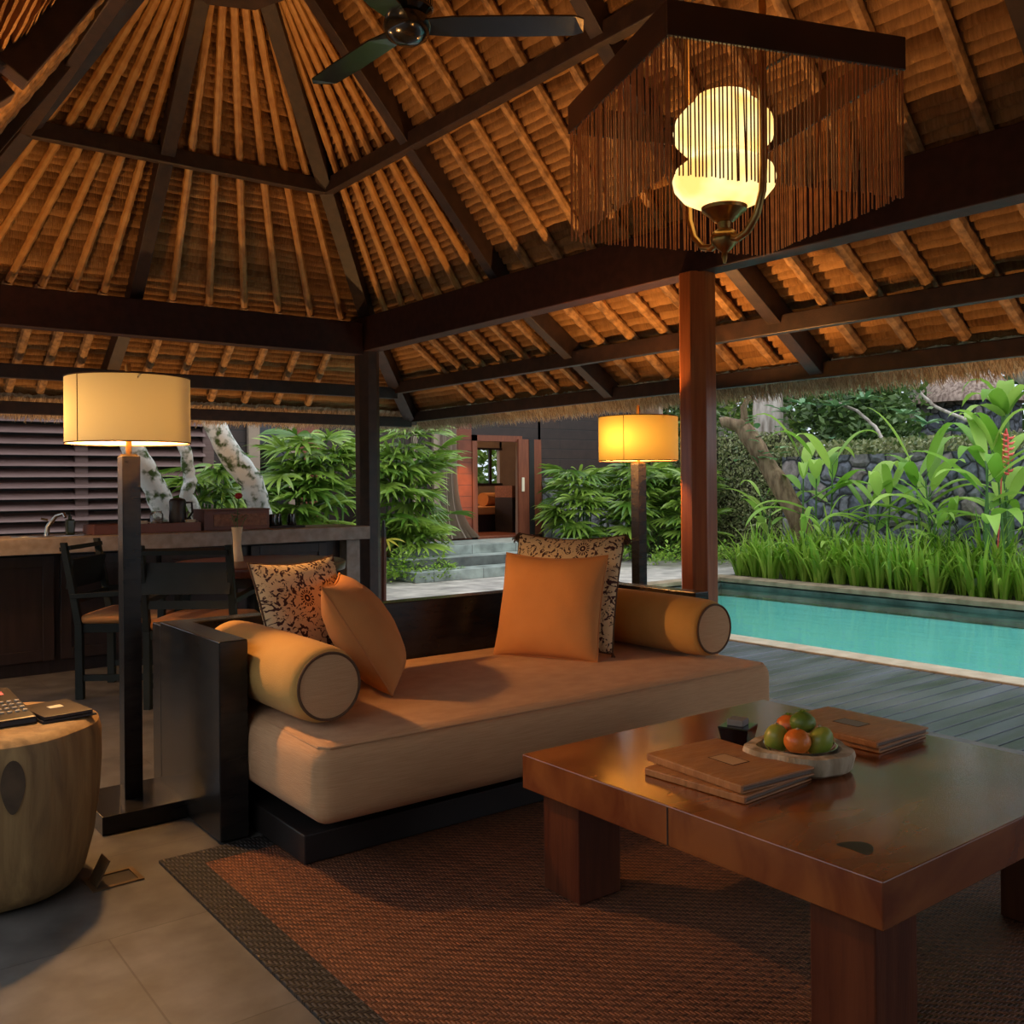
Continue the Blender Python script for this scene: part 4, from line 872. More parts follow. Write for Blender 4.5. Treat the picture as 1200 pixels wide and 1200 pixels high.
# round table
rt_ = thing('round_table', 'round dark pedestal dining table in front of the counter', 'table', (2.37, 5.80, 0))
b = B(); b.lathe([(.50, .665), (.53, .675), (.535, .71), (.53, .725), (.515, .73)], n=72); obj('tabletop', b, 'blackmatte', rt_); rt_.children[0].data.materials[0] = MT['tableleg']
b = B(); b.lathe([(.40, .60), (.40, .666)], n=48); obj('apron', b, 'cabinet', rt_)
b = B(); b.lathe([(.30, 0), (.30, .03), (.10, .06), (.07, .12), (.07, .55), (.12, .60)], n=32); obj('pedestal', b, 'cabinet', rt_)
vs_ = thing('flower_vase', 'slender cream waisted vase with red flower on the round table', 'vase', (2.255, 5.87, .7305))
b = B(); b.lathe([(.038, 0), (.04, .004), (.03, .06), (.024, .11), (.028, .17), (.036, .215), (.033, .215), (.022, .12), (.02, .02)], n=28); obj('vase_body', b, 'vase', vs_)
b = B(); b.tube([(0, 0, .1), (.004, .0, .28), (.012, 0, .40)], .0025, 6); b.tube([(.005, 0, .15), (-.03, .01, .30)], .002, 6); b.tube([(0, .005, .15), (.05, -.01, .27)], .002, 6)
for i in range(14): b.leaf((rnd.uniform(-.04, .05), rnd.uniform(-.02, .02), rnd.uniform(.22, .30)), (rnd.gauss(0, 1), rnd.gauss(0, 1), .3), (0, 0, 1), .035, .016, .4, 3, rnd.random())
obj('stems', b, 'stem', vs_)
b = B(); b.ball((.012, 0, .41), .024, .024, .02, 12, 8)
for i in range(10): b.leaf((.012, 0, .40), (cos(i*.63), sin(i*.63), .5), (0, 0, 1), .035, .022, .2, 3)
obj('flower', b, 'petal', vs_)
def chair(x, y, az, lb):
    # local: +x is the way the chair faces
    o = thing('dining_chair', lb, 'chair', (x, y, 0), az, 'dining chairs')
    w = .235
    for s in (-1, 1):
        b = B(); b.hexa([(-.02+0, s*w-.018, 0), (.025, s*w-.018, 0), (.025, s*w+.018, 0), (-.02, s*w+.018, 0), (-.02, s*w-.018, .42), (.02, s*w-.018, .42), (.02, s*w+.018, .42), (-.02, s*w+.018, .42)])
        b.hexa([(-.02, s*w-.018, .42), (.02, s*w-.018, .42), (.02, s*w+.018, .42), (-.02, s*w+.018, .42), (-.10, s*w-.018, .89), (-.068, s*w-.018, .89), (-.068, s*w+.018, .89), (-.10, s*w+.018, .89)])
        obj('rear_leg', b, 'bluegrey', o, bev=.003, smooth=False)
        b = B(); b.box(.44, .48, s*w-.018, s*w+.018, 0, .60); obj('front_leg', b, 'bluegrey', o, bev=.003, smooth=False)
        b = B(); b.bar((-.04, s*w, .585), (.49, s*w, .61), .045, .028); obj('armrest', b, 'bluegrey', o, bev=.003, smooth=False)
        b = B(); b.bar((0, s*w, .12), (.46, s*w, .12), .022, .035); obj('stretcher', b, 'bluegrey', o, smooth=False)
    b = B(); b.bar((-.078, -w, .855), (-.078, w, .855), .024, .06, (.98, 0, .17)); obj('top_rail', b, 'bluegrey', o, smooth=False)
    b = B(); b.bar((-.052, -w, .71), (-.052, w, .71), .018, .17, (.18, 0, 1)); obj('back_panel', b, 'bluegrey', o, smooth=False)
    b = B(); b.bar((-.022, -w, .565), (-.022, w, .565), .024, .045, (.1, 0, 1)); obj('lower_rail', b, 'bluegrey', o, smooth=False)
    b = B(); b.box(-.01, .47, -w, w, .375, .425); obj('seat_frame', b, 'bluegrey', o, bev=.003, smooth=False)
    b = B(); b.rbox(.0, .485, -w-.005, w+.005, .425, .475, .022, n=8, puff=.012); obj('seat', b, 'orange', o, ang=80, label='orange seat cushion')
chair(1.745, 5.22, radians(52), 'dark dining chair seen from behind, pulled up to the round table')
chair(1.47, 6.07, radians(-35), 'dark dining chair facing right beside the counter, left of lamp pole')

# ------------------------------------------------------------------ villa, louvre wall, steps
VY = 12.0
b = B(); b.box(3.9, 7.85, VY, VY+.15, 0, 3.4); b.box(9.55, 11.6, VY, VY+.15, 0, 3.4); b.box(8.2, 9.6, VY, VY+.15, 1.9, 3.4); struct('wall_back', b, 'villawood')
b = B(); b.box(7.85, 8.25, VY-.02, VY+.15, .37, 2.6); struct('wall_back_cladding', b, 'redwood')
b = B(); b.box(9.62, 11.55, VY-.08, VY, -.02, 1.29); struct('wall_back_base', b, 'palestone')
b = B(); b.box(7.2, 7.27, VY-.06, VY, .37, 2.6); b.box(7.55, 7.85, VY-.06, VY, .37, 2.6); b.box(4.75, 4.9, VY-.06, VY, 0, 2.6); b.box(5.3, 5.4, VY-.06, VY, 0, 2.6); struct('trim_3', b, 'plaster', label='pale window mullions on the villa wall')
b = B(); b.box(4.9, 5.3, VY-.03, VY, 0, 2.6); struct('window_1', b, 'smoky')
b = B(); b.box(5.4, 5.75, VY-.03, VY, 0, 2.6); struct('trim_4', b, 'redframe')
b = B(); b.box(8.25, 8.34, VY-.04, VY+.12, .37, 1.95); b.box(8.25, 9.2, VY-.04, VY+.12, 1.86, 1.95); b.box(8.25, 9.2, VY-.04, VY+.12, .37, .40); struct('door_1', b, 'redframe')
dl = thing('sliding_door', 'reddish sliding timber door standing open at right of the doorway', 'door', (9.1, VY-.06, .40))
b = B(); b.box(.0, .2, -.02, .02, 0, 1.5); b.box(.3, .45, -.02, .02, 0, 1.5); b.box(.2, .3, -.01, .01, 0, 1.5); obj('door_panel', b, 'redframe', dl, smooth=False)
b = B(); b.box(.2, .3, -.03, -.012, 0, 1.5); obj('door_channel', b, 'blackmatte', dl, smooth=False)
b = B(); b.box(.05, .10, -.035, -.02, .68, .90); obj('door_handle', b, 'cream', dl, bev=.004, smooth=False, label='pale door handle')
# villa interior
b = B(); b.box(3.9, 11.55, VY+.1, 16, .33, .37); struct('floor_villa', b, 'redframe')
b = B(); b.box(7.6, 10.45, 15.5, 15.6, .37, 1.35); b.box(7.6, 10.45, 15.5, 15.6, 1.9, 3.2); b.box(7.6, 10.45, 15.5, 15.6, .37, 3.2) if False else None; b.box(11.35, 12.5, 15.5, 15.6, .37, 3.2); b.box(10.4, 11.4, 15.5, 15.6, 1.9, 3.2); b.box(10.4, 11.4, 15.5, 15.6, .37, 1.2); struct('wall_villa_back', b, 'plaster')
b = B(); b.box(7.5, 7.6, VY+.1, 15.6, .37, 3.2); b.box(12.4, 12.5, VY+.1, 15.6, .37, 3.2); struct('wall_villa_side', b, 'plaster')
b = B(); b.box(7.5, 12.5, VY, 15.6, 3.2, 3.3); struct('ceiling_villa', b, 'plaster')
wd = thing('window_2', None, None, (10.9, 15.48, 1.55), kind='structure'); b = B(); b.box(-.5, .5, 0, .04, .33, .37); b.box(-.5, .5, 0, .04, -.37, -.33); b.box(.18, .24, 0, .04, -.35, .35); o = obj('window_frame', b, 'cabinet', wd, smooth=False)
bs = thing('daybed', 'orange cushioned daybed inside the villa doorway', 'daybed', (9.75, 13.9, .37))
b = B(); b.box(-.35, .75, -.2, .6, 0, .30); obj('base', b, 'cabinet', bs, smooth=False)
b = B(); b.rbox(-.35, .55, -.25, .6, .30, .44, .03, n=6); obj('cushion', b, 'orange', bs, label='orange cushion')
b = B(); b.tube([(.0, -.05, .56), (.5, .15, .56)], .12, 20); solo('bolster', b, 'orange', 'small orange bolster on the daybed inside the villa', 'bolster', loc=(9.8, 13.95, .37))
dk = thing('writing_desk', 'brown desk box inside the villa right of the daybed', 'desk', (10.05, 13.3, .37))
b = B(); b.box(-.2, .6, -.2, .3, .60, .80); obj('drawer_box', b, 'box', dk, smooth=False)
b = B(); b.box(-.2, .6, -.2, .3, 0, .60); obj('desk_body', b, 'blackmatte', dk, smooth=False)
def drape(name, xs, zt_, zb2, y, flare, lb):
    b = B(); N = 30; Mz = 12
    for i in range(Mz+1):
        t = i/Mz; z = zt_+(zb2-zt_)*t
        for j in range(N+1):
            s = j/N; x = xs[0]+(xs[1]-xs[0])*s+flare*(t**7)*s; b.v.append((x, y+.025*sin(j*1.7)*(1+t), z))
    for i in range(Mz):
        for j in range(N): q = i*(N+1)+j; b.f.append((q, q+1, q+N+2, q+N+1)); b.r.append(.5)
    solo(name, b, 'curtain', lb, 'curtain')
drape('curtain', (7.66, 7.90), 2.5, .40, VY-.12, .42, 'pale curtain sweeping out at its foot left of the villa doorway')
drape('curtain', (9.27, 9.33), 1.9, .40, VY+.2, -.06, 'narrow pale curtain edge at right of the villa doorway')
_l = bpy.data.lights.new('added_wall_glow_spot', 'SPOT'); _l.energy = 260; _l.color = (1, .5, .15); _l.spot_size = radians(24); _l.spot_blend = 1; _l.shadow_soft_size = .03  # spot without fixture, added to make the glow on the red cladding
_o = bpy.data.objects.new('added_wall_glow_spot', _l); COL.objects.link(_o); _o.location = (8.06, VY-.8, 2.3); _o.rotation_euler = (Vector((8.06, VY, 1.1))-Vector(_o.location)).to_track_quat('-Z', 'Y').to_euler()
lamp('villa_room_fill_light', (8.9, 14.0, 2.6), VILLA_W, (1, .6, .3), .08)  # bare point light added to brighten the villa interior
stp = thing('stone_steps', 'three pale green-grey stone steps up to the villa doorway', 'steps', (0, 0, 0))
for i, (y0, z1) in enumerate(((10.1, .123), (10.5, .247), (10.9, .37))):
    b = B(); b.box(6.1+.15*i, 9.4, y0, VY-.08, -.005 if i == 0 else z1-.124, z1); obj('step', b, 'stepstone', stp, bev=.006, smooth=False)
b = B(); b.box(5.1, 6.6, 11.2, VY-.08, 0, .42); solo('red_planter_ledge', b, 'redframe', 'low red timber ledge behind the palm left of the steps', 'ledge', smooth=False)
lw = thing('wall_left', None, None, (0, 0, 0), kind='structure'); lw['label'] = 'wall of horizontal mauve-brown louvre slats beyond the counter'
LY = 10.3
for i in range(24):
    z = .12+i*.108; b = B(); p = (-1.2, 3.62)
    b.hexa([(p[0], LY, z), (p[1], LY, z), (p[1], LY+.02, z), (p[0], LY+.02, z), (p[0], LY+.09, z+.085), (p[1], LY+.09, z+.085), (p[1], LY+.11, z+.085), (p[0], LY+.11, z+.085)]); o = obj('louver_slat', b, 'louver', lw, smooth=False); o['kind'] = 'structure'
for x in (.0, 2.32, 3.6):
    b = B(); b.box(x, x+.12, LY+.035, LY+.1, 0, 2.75); o = obj('louver_post', b, 'louver', lw, smooth=False); o['kind'] = 'structure'
b = B(); b.box(-1.2, 3.7, LY+.14, LY+.2, 0, 2.8); o = obj('louver_backing', b, 'blackmatte', lw, smooth=False); o['kind'] = 'structure'
# red pole beside the post
pr = thing('red_pole', 'slim tapered red-brown pole with black tip beside the dark corner post', 'pole', (4.47, 7.98, -.03))
b = B(); b.tube([(0, 0, 0), (.01, 0, .74)], [.03, .026], 14); obj('shaft', b, 'tableleg', pr)
b = B(); b.tube([(.01, 0, .74), (.012, 0, .90)], [.027, .014], 14); obj('tip', b, 'blackmatte', pr, label='black tip')

# ------------------------------------------------------------------ garden walls
b = B(); b.box(11.5, 11.9, 1.5, 8.75, -.1, 1.56); struct('wall_right', b, 'stonewall', label='blue-grey rubble stone garden wall beyond the pool')
b = B(); b.box(11.3, 11.55, -8, 6.0, -.1, 1.52); struct('wall_right_near', b, 'stonewall')
b = B(); b.box(11.72, 12.2, 8.7, 13.5, -.1, 1.9); struct('wall_far', b, 'soil')
b = B(); rg = random.Random(11)
def leafwall(b, x, y0, y1, z0, z1, n_, size, rg, thick=.1):
    for _ in range(n_):
        p = Vector((x+rg.gauss(0, thick), rg.uniform(y0, y1), rg.uniform(z0, z1))); a = Vector((rg.gauss(0, .5), rg.gauss(0, 1), rg.gauss(0, 1))).normalized(); c = a.cross(Vector((1, rg.gauss(0, .5), rg.gauss(0, .5)))).normalized(); S = size*rg.uniform(.6, 1.4)
        b.add([p-a*S, p+c*S*.55, p+a*S, p-c*S*.55], [(0, 1, 2, 3)], rg.random())
leafwall(b, 11.66, 8.75, 13, 0, 1.95, 17000, .026, rg, .05)
solo('creeping_fig', b, 'fig', 'creeping fig covering the wall right of the varnished post', 'creeper', kind='stuff', smooth=False)
b = B(); leafwall(b, 11.62, 1.5, 8.9, 1.56, 1.76, 5200, .03, rg, .16); solo('creeper_hedge', b, 'fig', 'clipped creeper hedge running along the top of the stone wall', 'hedge', kind='stuff', smooth=False)

# ------------------------------------------------------------------ plants
def fan_leaf(b, p, az, elev, R_, rg, n=9):
    h_ = Vector((cos(az), sin(az), 0)); c = h_*cos(elev)+Vector((0, 0, sin(elev))); side = Vector((-sin(az), cos(az), 0)); rv = rg.random()
    for i in range(n):
        t = (i-(n-1)/2)/((n-1)/2)*1.65
        d = c*cos(t)+side*sin(t)+h_*.25; L = R_*(1-.15*abs(t)/1.65)*rg.uniform(.9, 1.1)
        b.leaf(p, d, h_+Vector((0, 0, .8)), L, R_*.105, droop=rg.uniform(.5, 1.1), seg=5, r=min(1, max(0, rv+rg.uniform(-.3, .3))), fold=.3)
def rhapis(x, y, z0, h, rx, ry, nf, R_, lb, seed, group='lady palms by the villa', face=-2.2):
    rg = random.Random(seed); o = thing('lady_palm', lb, 'palm', (x, y, z0), 0, group); b = B(); c = B()
    for i in range(nf):
        t = rg.random()**.8; zz = h*(.16+.84*t); a = face+rg.gauss(0, 1.15); k = rg.uniform(.35, 1)*(1-.45*max(0, t-.5))
        q = Vector((rx*k*cos(a)*1.0+rg.uniform(-.3, .3)*rx, ry*k*sin(a), zz)); s0 = Vector((q.x*.35, q.y*.35, max(0, zz-rg.uniform(.15, .4))))
        c.tube([s0, (s0+q)/2+Vector((0, 0, .04)), q], .005, 5)
        fan_leaf(b, q, a+rg.gauss(0, .4), rg.uniform(-.9, .5)+.35*t, R_*rg.uniform(.8, 1.15), rg, rg.choice((7, 8, 9, 10)))
    for i in range(max(5, nf//6)):
        q = (rg.uniform(-.5, .5)*rx, rg.uniform(-.4, .4)*ry); c.tube([(q[0], q[1], 0), (q[0]*1.25, q[1]*1.25, h*.85)], .011, 6)
    obj('foliage', b, 'palm', o, ang=180); obj('stems', c, 'stem', o)
    return o
p1 = rhapis(6.75, 11.35, 0, 1.98, .62, .45, 85, .50, 'tall glossy lady palm between corner post and villa doorway', 1)
b = B(); fan_leaf(b, Vector((-.75, -.75, .52)), -2.2, -.6, .28, random.Random(4), 6); obj('yellow_leaf', b, 'palmyellow', p1, ang=180, label='yellowed lower leaf')
rhapis(5.15, 10.75, 0, 1.85, .55, .42, 80, .50, 'lady palm behind the counter just left of the corner post', 2)
rhapis(4.05, 10.9, 0, 1.5, .45, .38, 60, .46, 'lady palm behind the thick white trunk', 3)
rhapis(3.5, 9.9, 0, 1.45, .26, .26, 28, .44, 'small lady palm between the two white trunks', 5)
rhapis(9.9, 11.35, 0, 1.42, .50, .38, 70, .46, 'lady palm in front of the pale stone base right of the doorway', 6, face=-2.4)
rhapis(10.75, 10.9, 0, 1.50, .55, .40, 80, .46, 'dense lady palm behind the yellow floor lamp', 7, face=-2.4)
rhapis(11.15, 10.3, 0, 1.35, .42, .4, 60, .44, 'lady palm left of the varnished post', 8, face=-2.5)
def groundcover(name, pts, lb, mat, seed, size=.045, n_=60):
    rg = random.Random(seed); b = B()
    for (x, y, h_, r_) in pts:
        for i in range(n_):
            a = rg.uniform(0, 2*pi); q = r_*sqrt(rg.random()); zz = h_*(1-(q/r_)**2*.6)*rg.uniform(.3, 1.05)
            b.leaf((x+q*cos(a), y+q*sin(a), zz), (cos(a)+rg.gauss(0, .5), sin(a)+rg.gauss(0, .5), rg.uniform(.1, .9)), (0, 0, 1), size*rg.uniform(.8, 1.5), size*.62, .4, 3, rg.random(), .2)
    solo(name, b, mat, lb, 'shrub', kind='stuff', smooth=False)
groundcover('groundcover_shrub', [(5.5+.16*i, 10.25+.22*((i*7) % 3), .20+.07*((i*5) % 3), .26) for i in range(9)]+[(6.3, 10.6, .42, .3), (5.7, 10.9, .38, .3), (6.75, 10.35, .22, .22)], 'bright leafy groundcover beside the stone steps', 'cover', 21, .05, 150)
groundcover('groundcover_shrub', [(9.2+.24*i, 10.15-.14*i+.22*((i*7) % 3), .18+.08*((i*5) % 3), .26) for i in range(9)], 'low leafy groundcover under the palms behind the sofa', 'cover', 22, .055, 110)
groundcover('groundcover_shrub', [(5.0+.3*i, 11.3, .5, .34) for i in range(8)], 'dim shrubs at the foot of the villa wall', 'treedark', 23, .09, 90)
# lilies along the pool
rg = random.Random(33); i = 0
lil = []
yy = 8.05
while yy > 3.3:
    lil.append((9.72+rg.uniform(-.06, .08), yy)); 
    if rg.random() < .75: lil.append((10.15+rg.uniform(-.1, .15), yy-.12))
    yy -= rg.uniform(.20, .27)
near_n = far_n = 0
for (x, y) in lil:
    back = x > 9.95
    if back: far_n += 1; lb = 'green lily clump, %s in the rear row counted from the leaning trunk' % ORD[min(far_n-1, 25)]
    else: near_n += 1; lb = 'green lily clump on the pool edge, %s counted from the varnished post' % ORD[min(near_n-1, 25)]
    o = thing('lily_clump', lb, 'plant', (x, y, .0), rg.uniform(0, 6), 'lily clumps along the pool'); b = B()
    H = rg.uniform(.52, .72) if not back else rg.uniform(.62, .85)
    for k in range(46):
        a = rg.uniform(0, 2*pi); q_ = .10*sqrt(rg.random()); b.blade((q_*cos(a), q_*sin(a), 0), a+rg.gauss(0, .5), H*rg.uniform(.6, 1.2), .046*rg.uniform(.7, 1.2), rg.uniform(.02, .42), rg.choice((.3, .5, .9, 1.4, 2.0, 2.6)), 7, rg.random())
    obj('leaves', b, 'lily', o, ang=180)
    b = B()
    for k in range(6): a = k*1.05; b.blade((.02*cos(a), .02*sin(a), -.02), a, .16, .03, .05, .1, 2, .2)
    obj('leaf_base', b, 'lily', o, ang=180)
# broad-leaved cannas / heliconias
def canna(x, y, h_, nl, L, lb, seed, flower=False, group='broad-leaved plants by the stone wall', spread=.18, wd_=.215):
    rg = random.Random(seed); o = thing('heliconia' if flower else 'canna_plant', lb, 'plant', (x, y, 0), 0, group); b = B(); c = B()
    ns = 3 if not flower else 5
    for s in range(ns):
        a0 = rg.uniform(0, 6); bx, by = spread*cos(a0)*(s > 0), spread*sin(a0)*(s > 0); hh = h_*rg.uniform(.8, 1.0) if s else h_
        tx, ty = bx+rg.uniform(-.12, .12), by+rg.uniform(-.12, .12)
        c.tube([(bx, by, -.02), ((bx+tx)/2, (by+ty)/2, hh*.5), (tx, ty, hh)], [.016, .013, .008], 8)
        for k in range(nl):
            t = .45+.55*(k+1)/nl; a = a0+k*2.5+rg.uniform(-.4, .4); p = Vector((bx+(tx-bx)*t, by+(ty-by)*t, hh*t))
            el = .3+.75*((k+1)/nl)**1.5+rg.uniform(-.2, .2); d = (cos(a)*cos(el), sin(a)*cos(el), sin(el))
            q = p+Vector(d)*.10; c.tube([p, q], .006, 6)
            b.leaf(q, d, (0, 0, 1), L*rg.uniform(.8, 1.25), L*wd_*rg.uniform(.8, 1.1), rg.uniform(.8, 2.0), 10, rg.random(), .3)
    obj('leaves', b, 'canna', o, ang=180); obj('stems', c, 'stem', o)
    return o
def canna_at(*a, **k): return canna(*a, **k)
canna(10.45, 7.45, 1.45, 6, .72, 'tall broad-leaved plant standing before the stone wall near the leaning trunk', 41)
canna(10.6, 8.35, .95, 4, .5, 'low broad-leaved plant at the foot of the leaning trunk', 42)
canna(10.3, 6.55, 1.05, 6, .62, 'broad-leaved plant between the tall one and the heliconia, upright leaves', 43)
canna(10.4, 5.95, 1.3, 6, .75, 'arching broad-leaved plant left of the heliconia', 44)
canna(10.0, 5.55, .75, 5, .42, 'short broad-leaved plant among the lilies near the heliconia', 46)
canna(9.95, 6.95, .62, 5, .36, 'short broad-leaved plant among the lilies below the tall one', 47)
hl = canna(9.95, 5.05, 1.42, 5, .74, 'heliconia with hanging red flower at right edge by the pool', 45, True, spread=.3)
b = B(); c = B()
fx, fy, fz = -.03, -.30, 1.70
st_ = B(); st_.tube([(0.05, -.15, .3), (.02, -.22, 1.2), (-.01, -.27, 1.66), (fx, fy, fz+.02), (fx-.01, fy-.02, fz-.06), (fx, fy-.02, 1.28)], .008, 8); obj('flower_stalk', st_, 'helired', hl)
for i in range(15):
    z = fz-.05-i*.028; s = 1 if i % 2 else -1; L = .075*(1-.02*i)
    side = Vector((sin(YAW), -cos(YAW), 0))*s
    p = Vector((fx, fy-.02, z)); tip = p+side*L+Vector((0, 0, .03))
    b.tube([p, p+side*L*.55+Vector((0, 0, .004)), p+side*L*.8+Vector((0, 0, .018))], [.013, .014, .008], 8); c.tube([p+side*L*.8+Vector((0, 0, .018)), tip], [.008, .002], 8)
obj('flower_bracts', b, 'helired', hl); obj('bract_tips', c, 'heliyellow', hl)
# banana behind
bn = thing('banana_plant', 'banana plant with large torn pale leaves at upper right', 'plant', (11.0, 5.25, 0)); b = B(); c = B(); rg = random.Random(51)
c.tube([(0, 0, 0), (.02, .02, 1.1), (.02, .04, 2.0)], [.07, .06, .04], 12)
for a, el, L in ((2.2, 1.2, .95), (1.5, .95, .85), (3.2, .9, .9), (4.4, 1.1, .8), (-1.2, 1.0, .9), (.4, 1.25, .9), (2.8, .55, .8)):
    d = (cos(a)*cos(el), sin(a)*cos(el), sin(el)); b.leaf((.02, .04, 1.9), d, (0, 0, 1), L*.85, L*.22, 2.2, 9, rg.random(), .2)
obj('leaves', b, 'canna', bn, ang=180); obj('trunk', c, 'stem', bn)
# trunks
def trunk(name, pts, rad, mat, lb, cat='tree', n_=14, group=None):
    o = thing(name, lb, cat, (0, 0, 0), 0, group); b = B(); P = [Vector(p) for p in pts]; rg = random.Random(len(lb)); fine = []; rr = []
    for i in range(len(P)-1):
        for k in range(5): t = k/5; fine.append(P[i].lerp(P[i+1], t)+Vector((rg.gauss(0, .008), rg.gauss(0, .008), 0))); rr.append((rad[i]+(rad[i+1]-rad[i])*t)*rg.uniform(.94, 1.08))
    fine.append(P[-1]); rr.append(rad[-1]); b.tube(fine, rr, n_); obj('trunk', b, mat, o, ang=80); return o
trunk('frangipani_tree', [(3.02, 9.2, -.03), (2.93, 9.2, .72), (2.76, 9.2, 1.18), (2.58, 9.2, 1.52), (2.40, 9.2, 2.0)], [.11, .10, .11, .10, .09], 'frangi', 'lichen-white leaning trunk right behind the left lamp pole', group='frangipani trunks')
trunk('frangipani_tree', [(3.24, 9.25, -.03), (3.20, 9.25, .82), (3.07, 9.25, 1.12), (3.10, 9.25, 1.35), (3.03, 9.25, 1.6), (2.95, 9.25, 2.1)], [.07, .06, .06, .06, .055, .05], 'frangi', 'slim crooked white trunk, middle of the three', group='frangipani trunks')
trunk('frangipani_tree', [(3.92, 9.2, -.03), (3.80, 9.2, .84), (3.68, 9.2, 1.25), (3.45, 9.2, 1.55), (3.27, 9.2, 1.9), (3.15, 9.2, 2.2)], [.11, .105, .12, .11, .10, .09], 'frangi', 'thick lichen-white trunk leaning left behind the carved box', group='frangipani trunks')
lt = trunk('leaning_tree', [(10.55, 7.55, 0), (10.5, 7.75, .75), (10.4, 8.1, 1.35), (10.3, 8.4, 1.85), (10.25, 8.5, 2.02)], [.15, .14, .125, .12, .10], 'brownbark', 'cut-back brown trunk leaning left in front of the fig wall')
b = B(); b.tube([(10.25, 8.48, 1.95), (10.1, 8.62, 2.02), (10.06, 8.66, 2.0)], [.09, .07, .075], 12); b.tube([(10.28, 8.42, 1.98), (10.22, 8.40, 2.2), (10.26, 8.3, 2.4)], [.06, .045, .03], 10); obj('branch_stub', b, 'brownbark', lt)
b = B(); rg = random.Random(61)
for i in range(26): b.leaf((10.3+rg.gauss(0, .1), 8.1+rg.gauss(0, .3), 1.4+rg.random()*.8), (rg.gauss(0, 1), rg.gauss(0, 1), .2), (0, 0, 1), .16, .09, .5, 4, rg.random())
obj('foliage', b, 'bluegreen', lt, ang=180, kind='stuff')
trunk('garden_tree', [(14.0, 10.95, 0), (14.0, 10.95, 2.0), (14.05, 11.0, 3.0), (14.1, 11.05, 4.5)], [.30, .27, .25, .22], 'greybark', 'stout pale grey trunk behind the fig wall')
trunk('garden_tree', [(12.9, 5.2, 1.9), (12.5, 5.55, 2.35), (12.2, 5.85, 2.75)], [.14, .13, .12], 'greybark', 'pale bough slanting down at right edge behind the banana')
def frangi_branch(pts, tips, lb, seed):
    rg = random.Random(seed); o = trunk('frangipani_branch', pts, [.035-.004*i for i in range(len(pts))], 'greybark', lb, 'branch', 8); b = B()
    for (x, y, z) in tips:
        for k in range(9): a = k*.7+rg.uniform(-.2, .2); el = rg.uniform(.0, .7); b.leaf((x, y, z), (cos(a)*cos(el), sin(a)*cos(el), sin(el)), (0, 0, 1), .30*rg.uniform(.8, 1.1), .095, .7, 5, rg.random())
    obj('leaves', b, 'bluegreen', o, ang=180)
frangi_branch([(12.6, 7.65, 0), (12.6, 7.7, 1.65), (12.7, 8.0, 2.0), (12.7, 8.3, 2.25), (12.7, 8.75, 2.45)], [(12.6, 8.1, 2.4), (12.7, 8.7, 2.5), (12.5, 8.5, 2.3), (12.6, 9.2, 2.4), (12.7, 9.6, 2.3)], 'bare pale frangipani branch above the stone wall, middle', 71)
frangi_branch([(12.65, 5.95, 0), (12.6, 6.0, 1.7), (12.5, 6.4, 1.95), (12.4, 6.9, 2.2), (12.4, 7.1, 2.4)], [(12.2, 6.9, 1.95), (12.3, 6.6, 1.85), (12.3, 7.3, 2.1)], 'pale frangipani branch with blue-green rosettes left of the hut', 72)
# hut beyond
ht = thing('thatched_hut', 'far thatched hut roof above the stone wall at right', 'hut', (18, 9.35, 0))
b = B(); N = 24
b.lathe([(1.02, 2.66), (1.0, 2.76), (.55, 3.2), (.05, 3.62)], n=N); obj('roof', b, 'hutthatch', ht)
b = B(); b.box(-.7, .7, -.7, .7, 0, 2.7); obj('hut_wall', b, 'stonewall', ht, smooth=False)
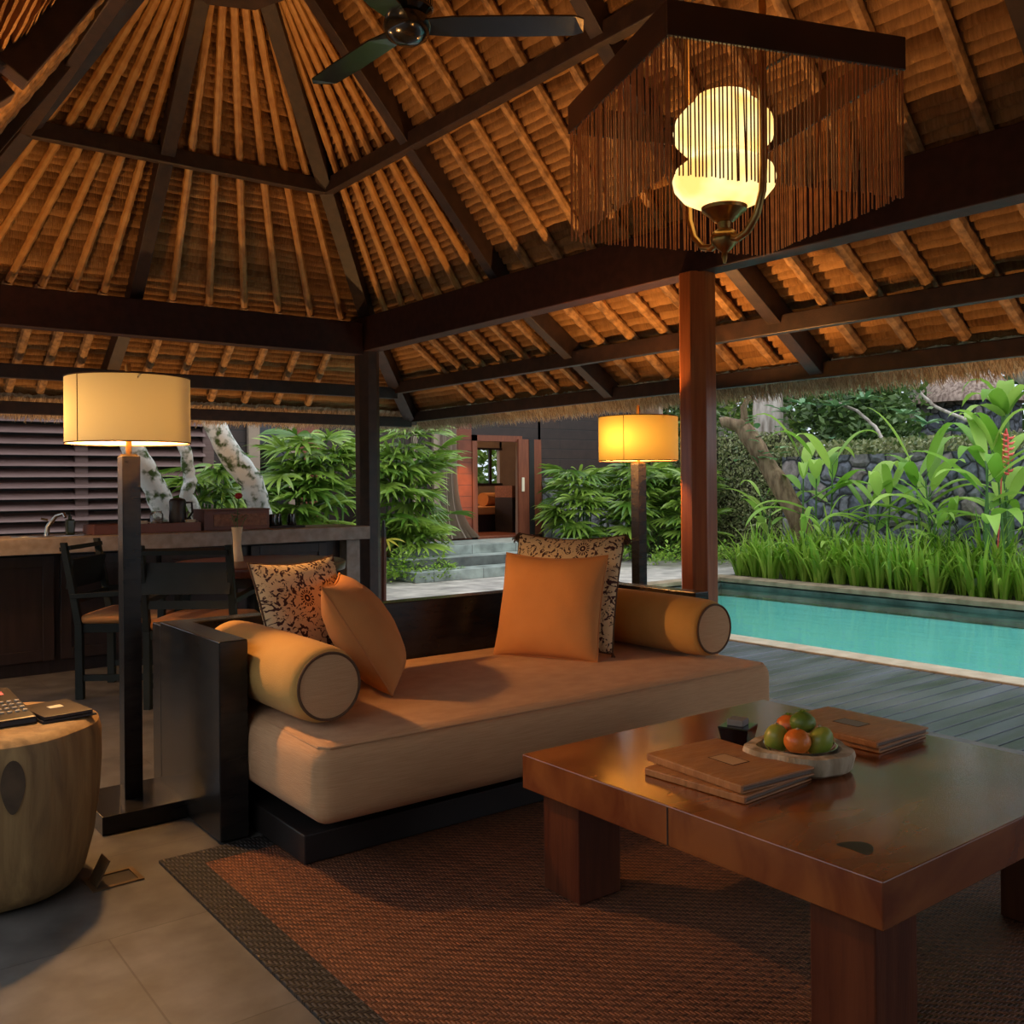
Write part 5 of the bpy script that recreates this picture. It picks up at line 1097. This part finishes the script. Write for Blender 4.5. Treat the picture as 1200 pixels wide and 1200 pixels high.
# background trees
def tree(x, y, h_, r, mat, lb, seed, n_=2600, size=.12, trunk_r=.14):
    rg = random.Random(seed); o = thing('background_tree', lb, 'tree', (x, y, 0), 0, 'trees beyond the garden wall'); b = B()
    for k in range(6):
        a = rg.uniform(0, 6.28); q = r*.45*rg.random(); b.cloud((q*cos(a), q*sin(a), h_*rg.uniform(.45, .9)), (r*.62, r*.62, h_*.28), n_//6, size, .35, rg)
    obj('crown', b, mat, o, smooth=False)
    c = B(); c.tube([(0, 0, 0), (.05, 0, h_*.5), (0, .05, h_*.8)], [trunk_r, trunk_r*.8, trunk_r*.4], 10); obj('trunk', c, 'greybark', o)
spots = [(13.9, 13.0, 3.4, 1.3, 'treedark', 'dark bushy tree behind the fig wall beside the post'), (16, 13.8, 6.5, 2.2, 'tree', 'mid-green tree above the leaning trunk'), (15.5, 10.2, 3.4, 1.5, 'treedark', 'dark tree just right of the pale grey trunk'), (17.5, 13.2, 7, 2.0, 'tree', 'bright leafy tree left of the hut'),
         (14.6, 9.3, 2.8, 1.1, 'treedark', 'low dark tree behind the bare frangipani branch'), (21, 12.2, 9, 2.6, 'tree', 'tall tree rising behind the hut on its left'), (22, 8.3, 9, 2.8, 'treedark', 'tall dark tree rising behind the hut on its right'), (14.5, 3.6, 5.0, 1.6, 'tree', 'leafy tree at right edge behind the banana'), (18.5, 6.0, 8, 2.3, 'tree', 'leafy tree right of the hut'), (19, 16, 7, 3, 'treedark', 'tall dark tree far beyond the post')]
for i, (x, y, h_, r, m_, lb) in enumerate(spots): tree(x, y, h_, r, m_, lb, 80+i, 3600 if x < 17 else 3000, .085 if x < 17 else .13)
b = B(); rg = random.Random(90)
for i in range(11): b.cloud((27+rg.uniform(-1, 1)-i*.35, -3+i*2.7, 5), (2.4, 2.3, 7.0), 1500, .26, .4, rg)
_d = b; b = B(); leafwall(b, -5.1, -2.5, 11, 0, 2.3, 5000, .09, random.Random(92), .12); solo('added_near_hedge', b, 'tree', 'added leafy hedge on the unseen wall at near side', 'hedge', kind='stuff', smooth=False); b = _d  # unseen hedge added for green reflections from the near side
solo('distant_foliage', b, 'treedark', 'mass of distant foliage closing off the garden', 'foliage', kind='stuff', smooth=False)
b = B(); rg = random.Random(91)
for i in range(5): b.cloud((10.4+i*1.0, 17.5, 1.6), (.9, .7, 1.8), 900, .12, .4, rg)
solo('garden_foliage', b, 'tree', 'foliage seen through the villa rear window', 'foliage', kind='stuff', smooth=False)
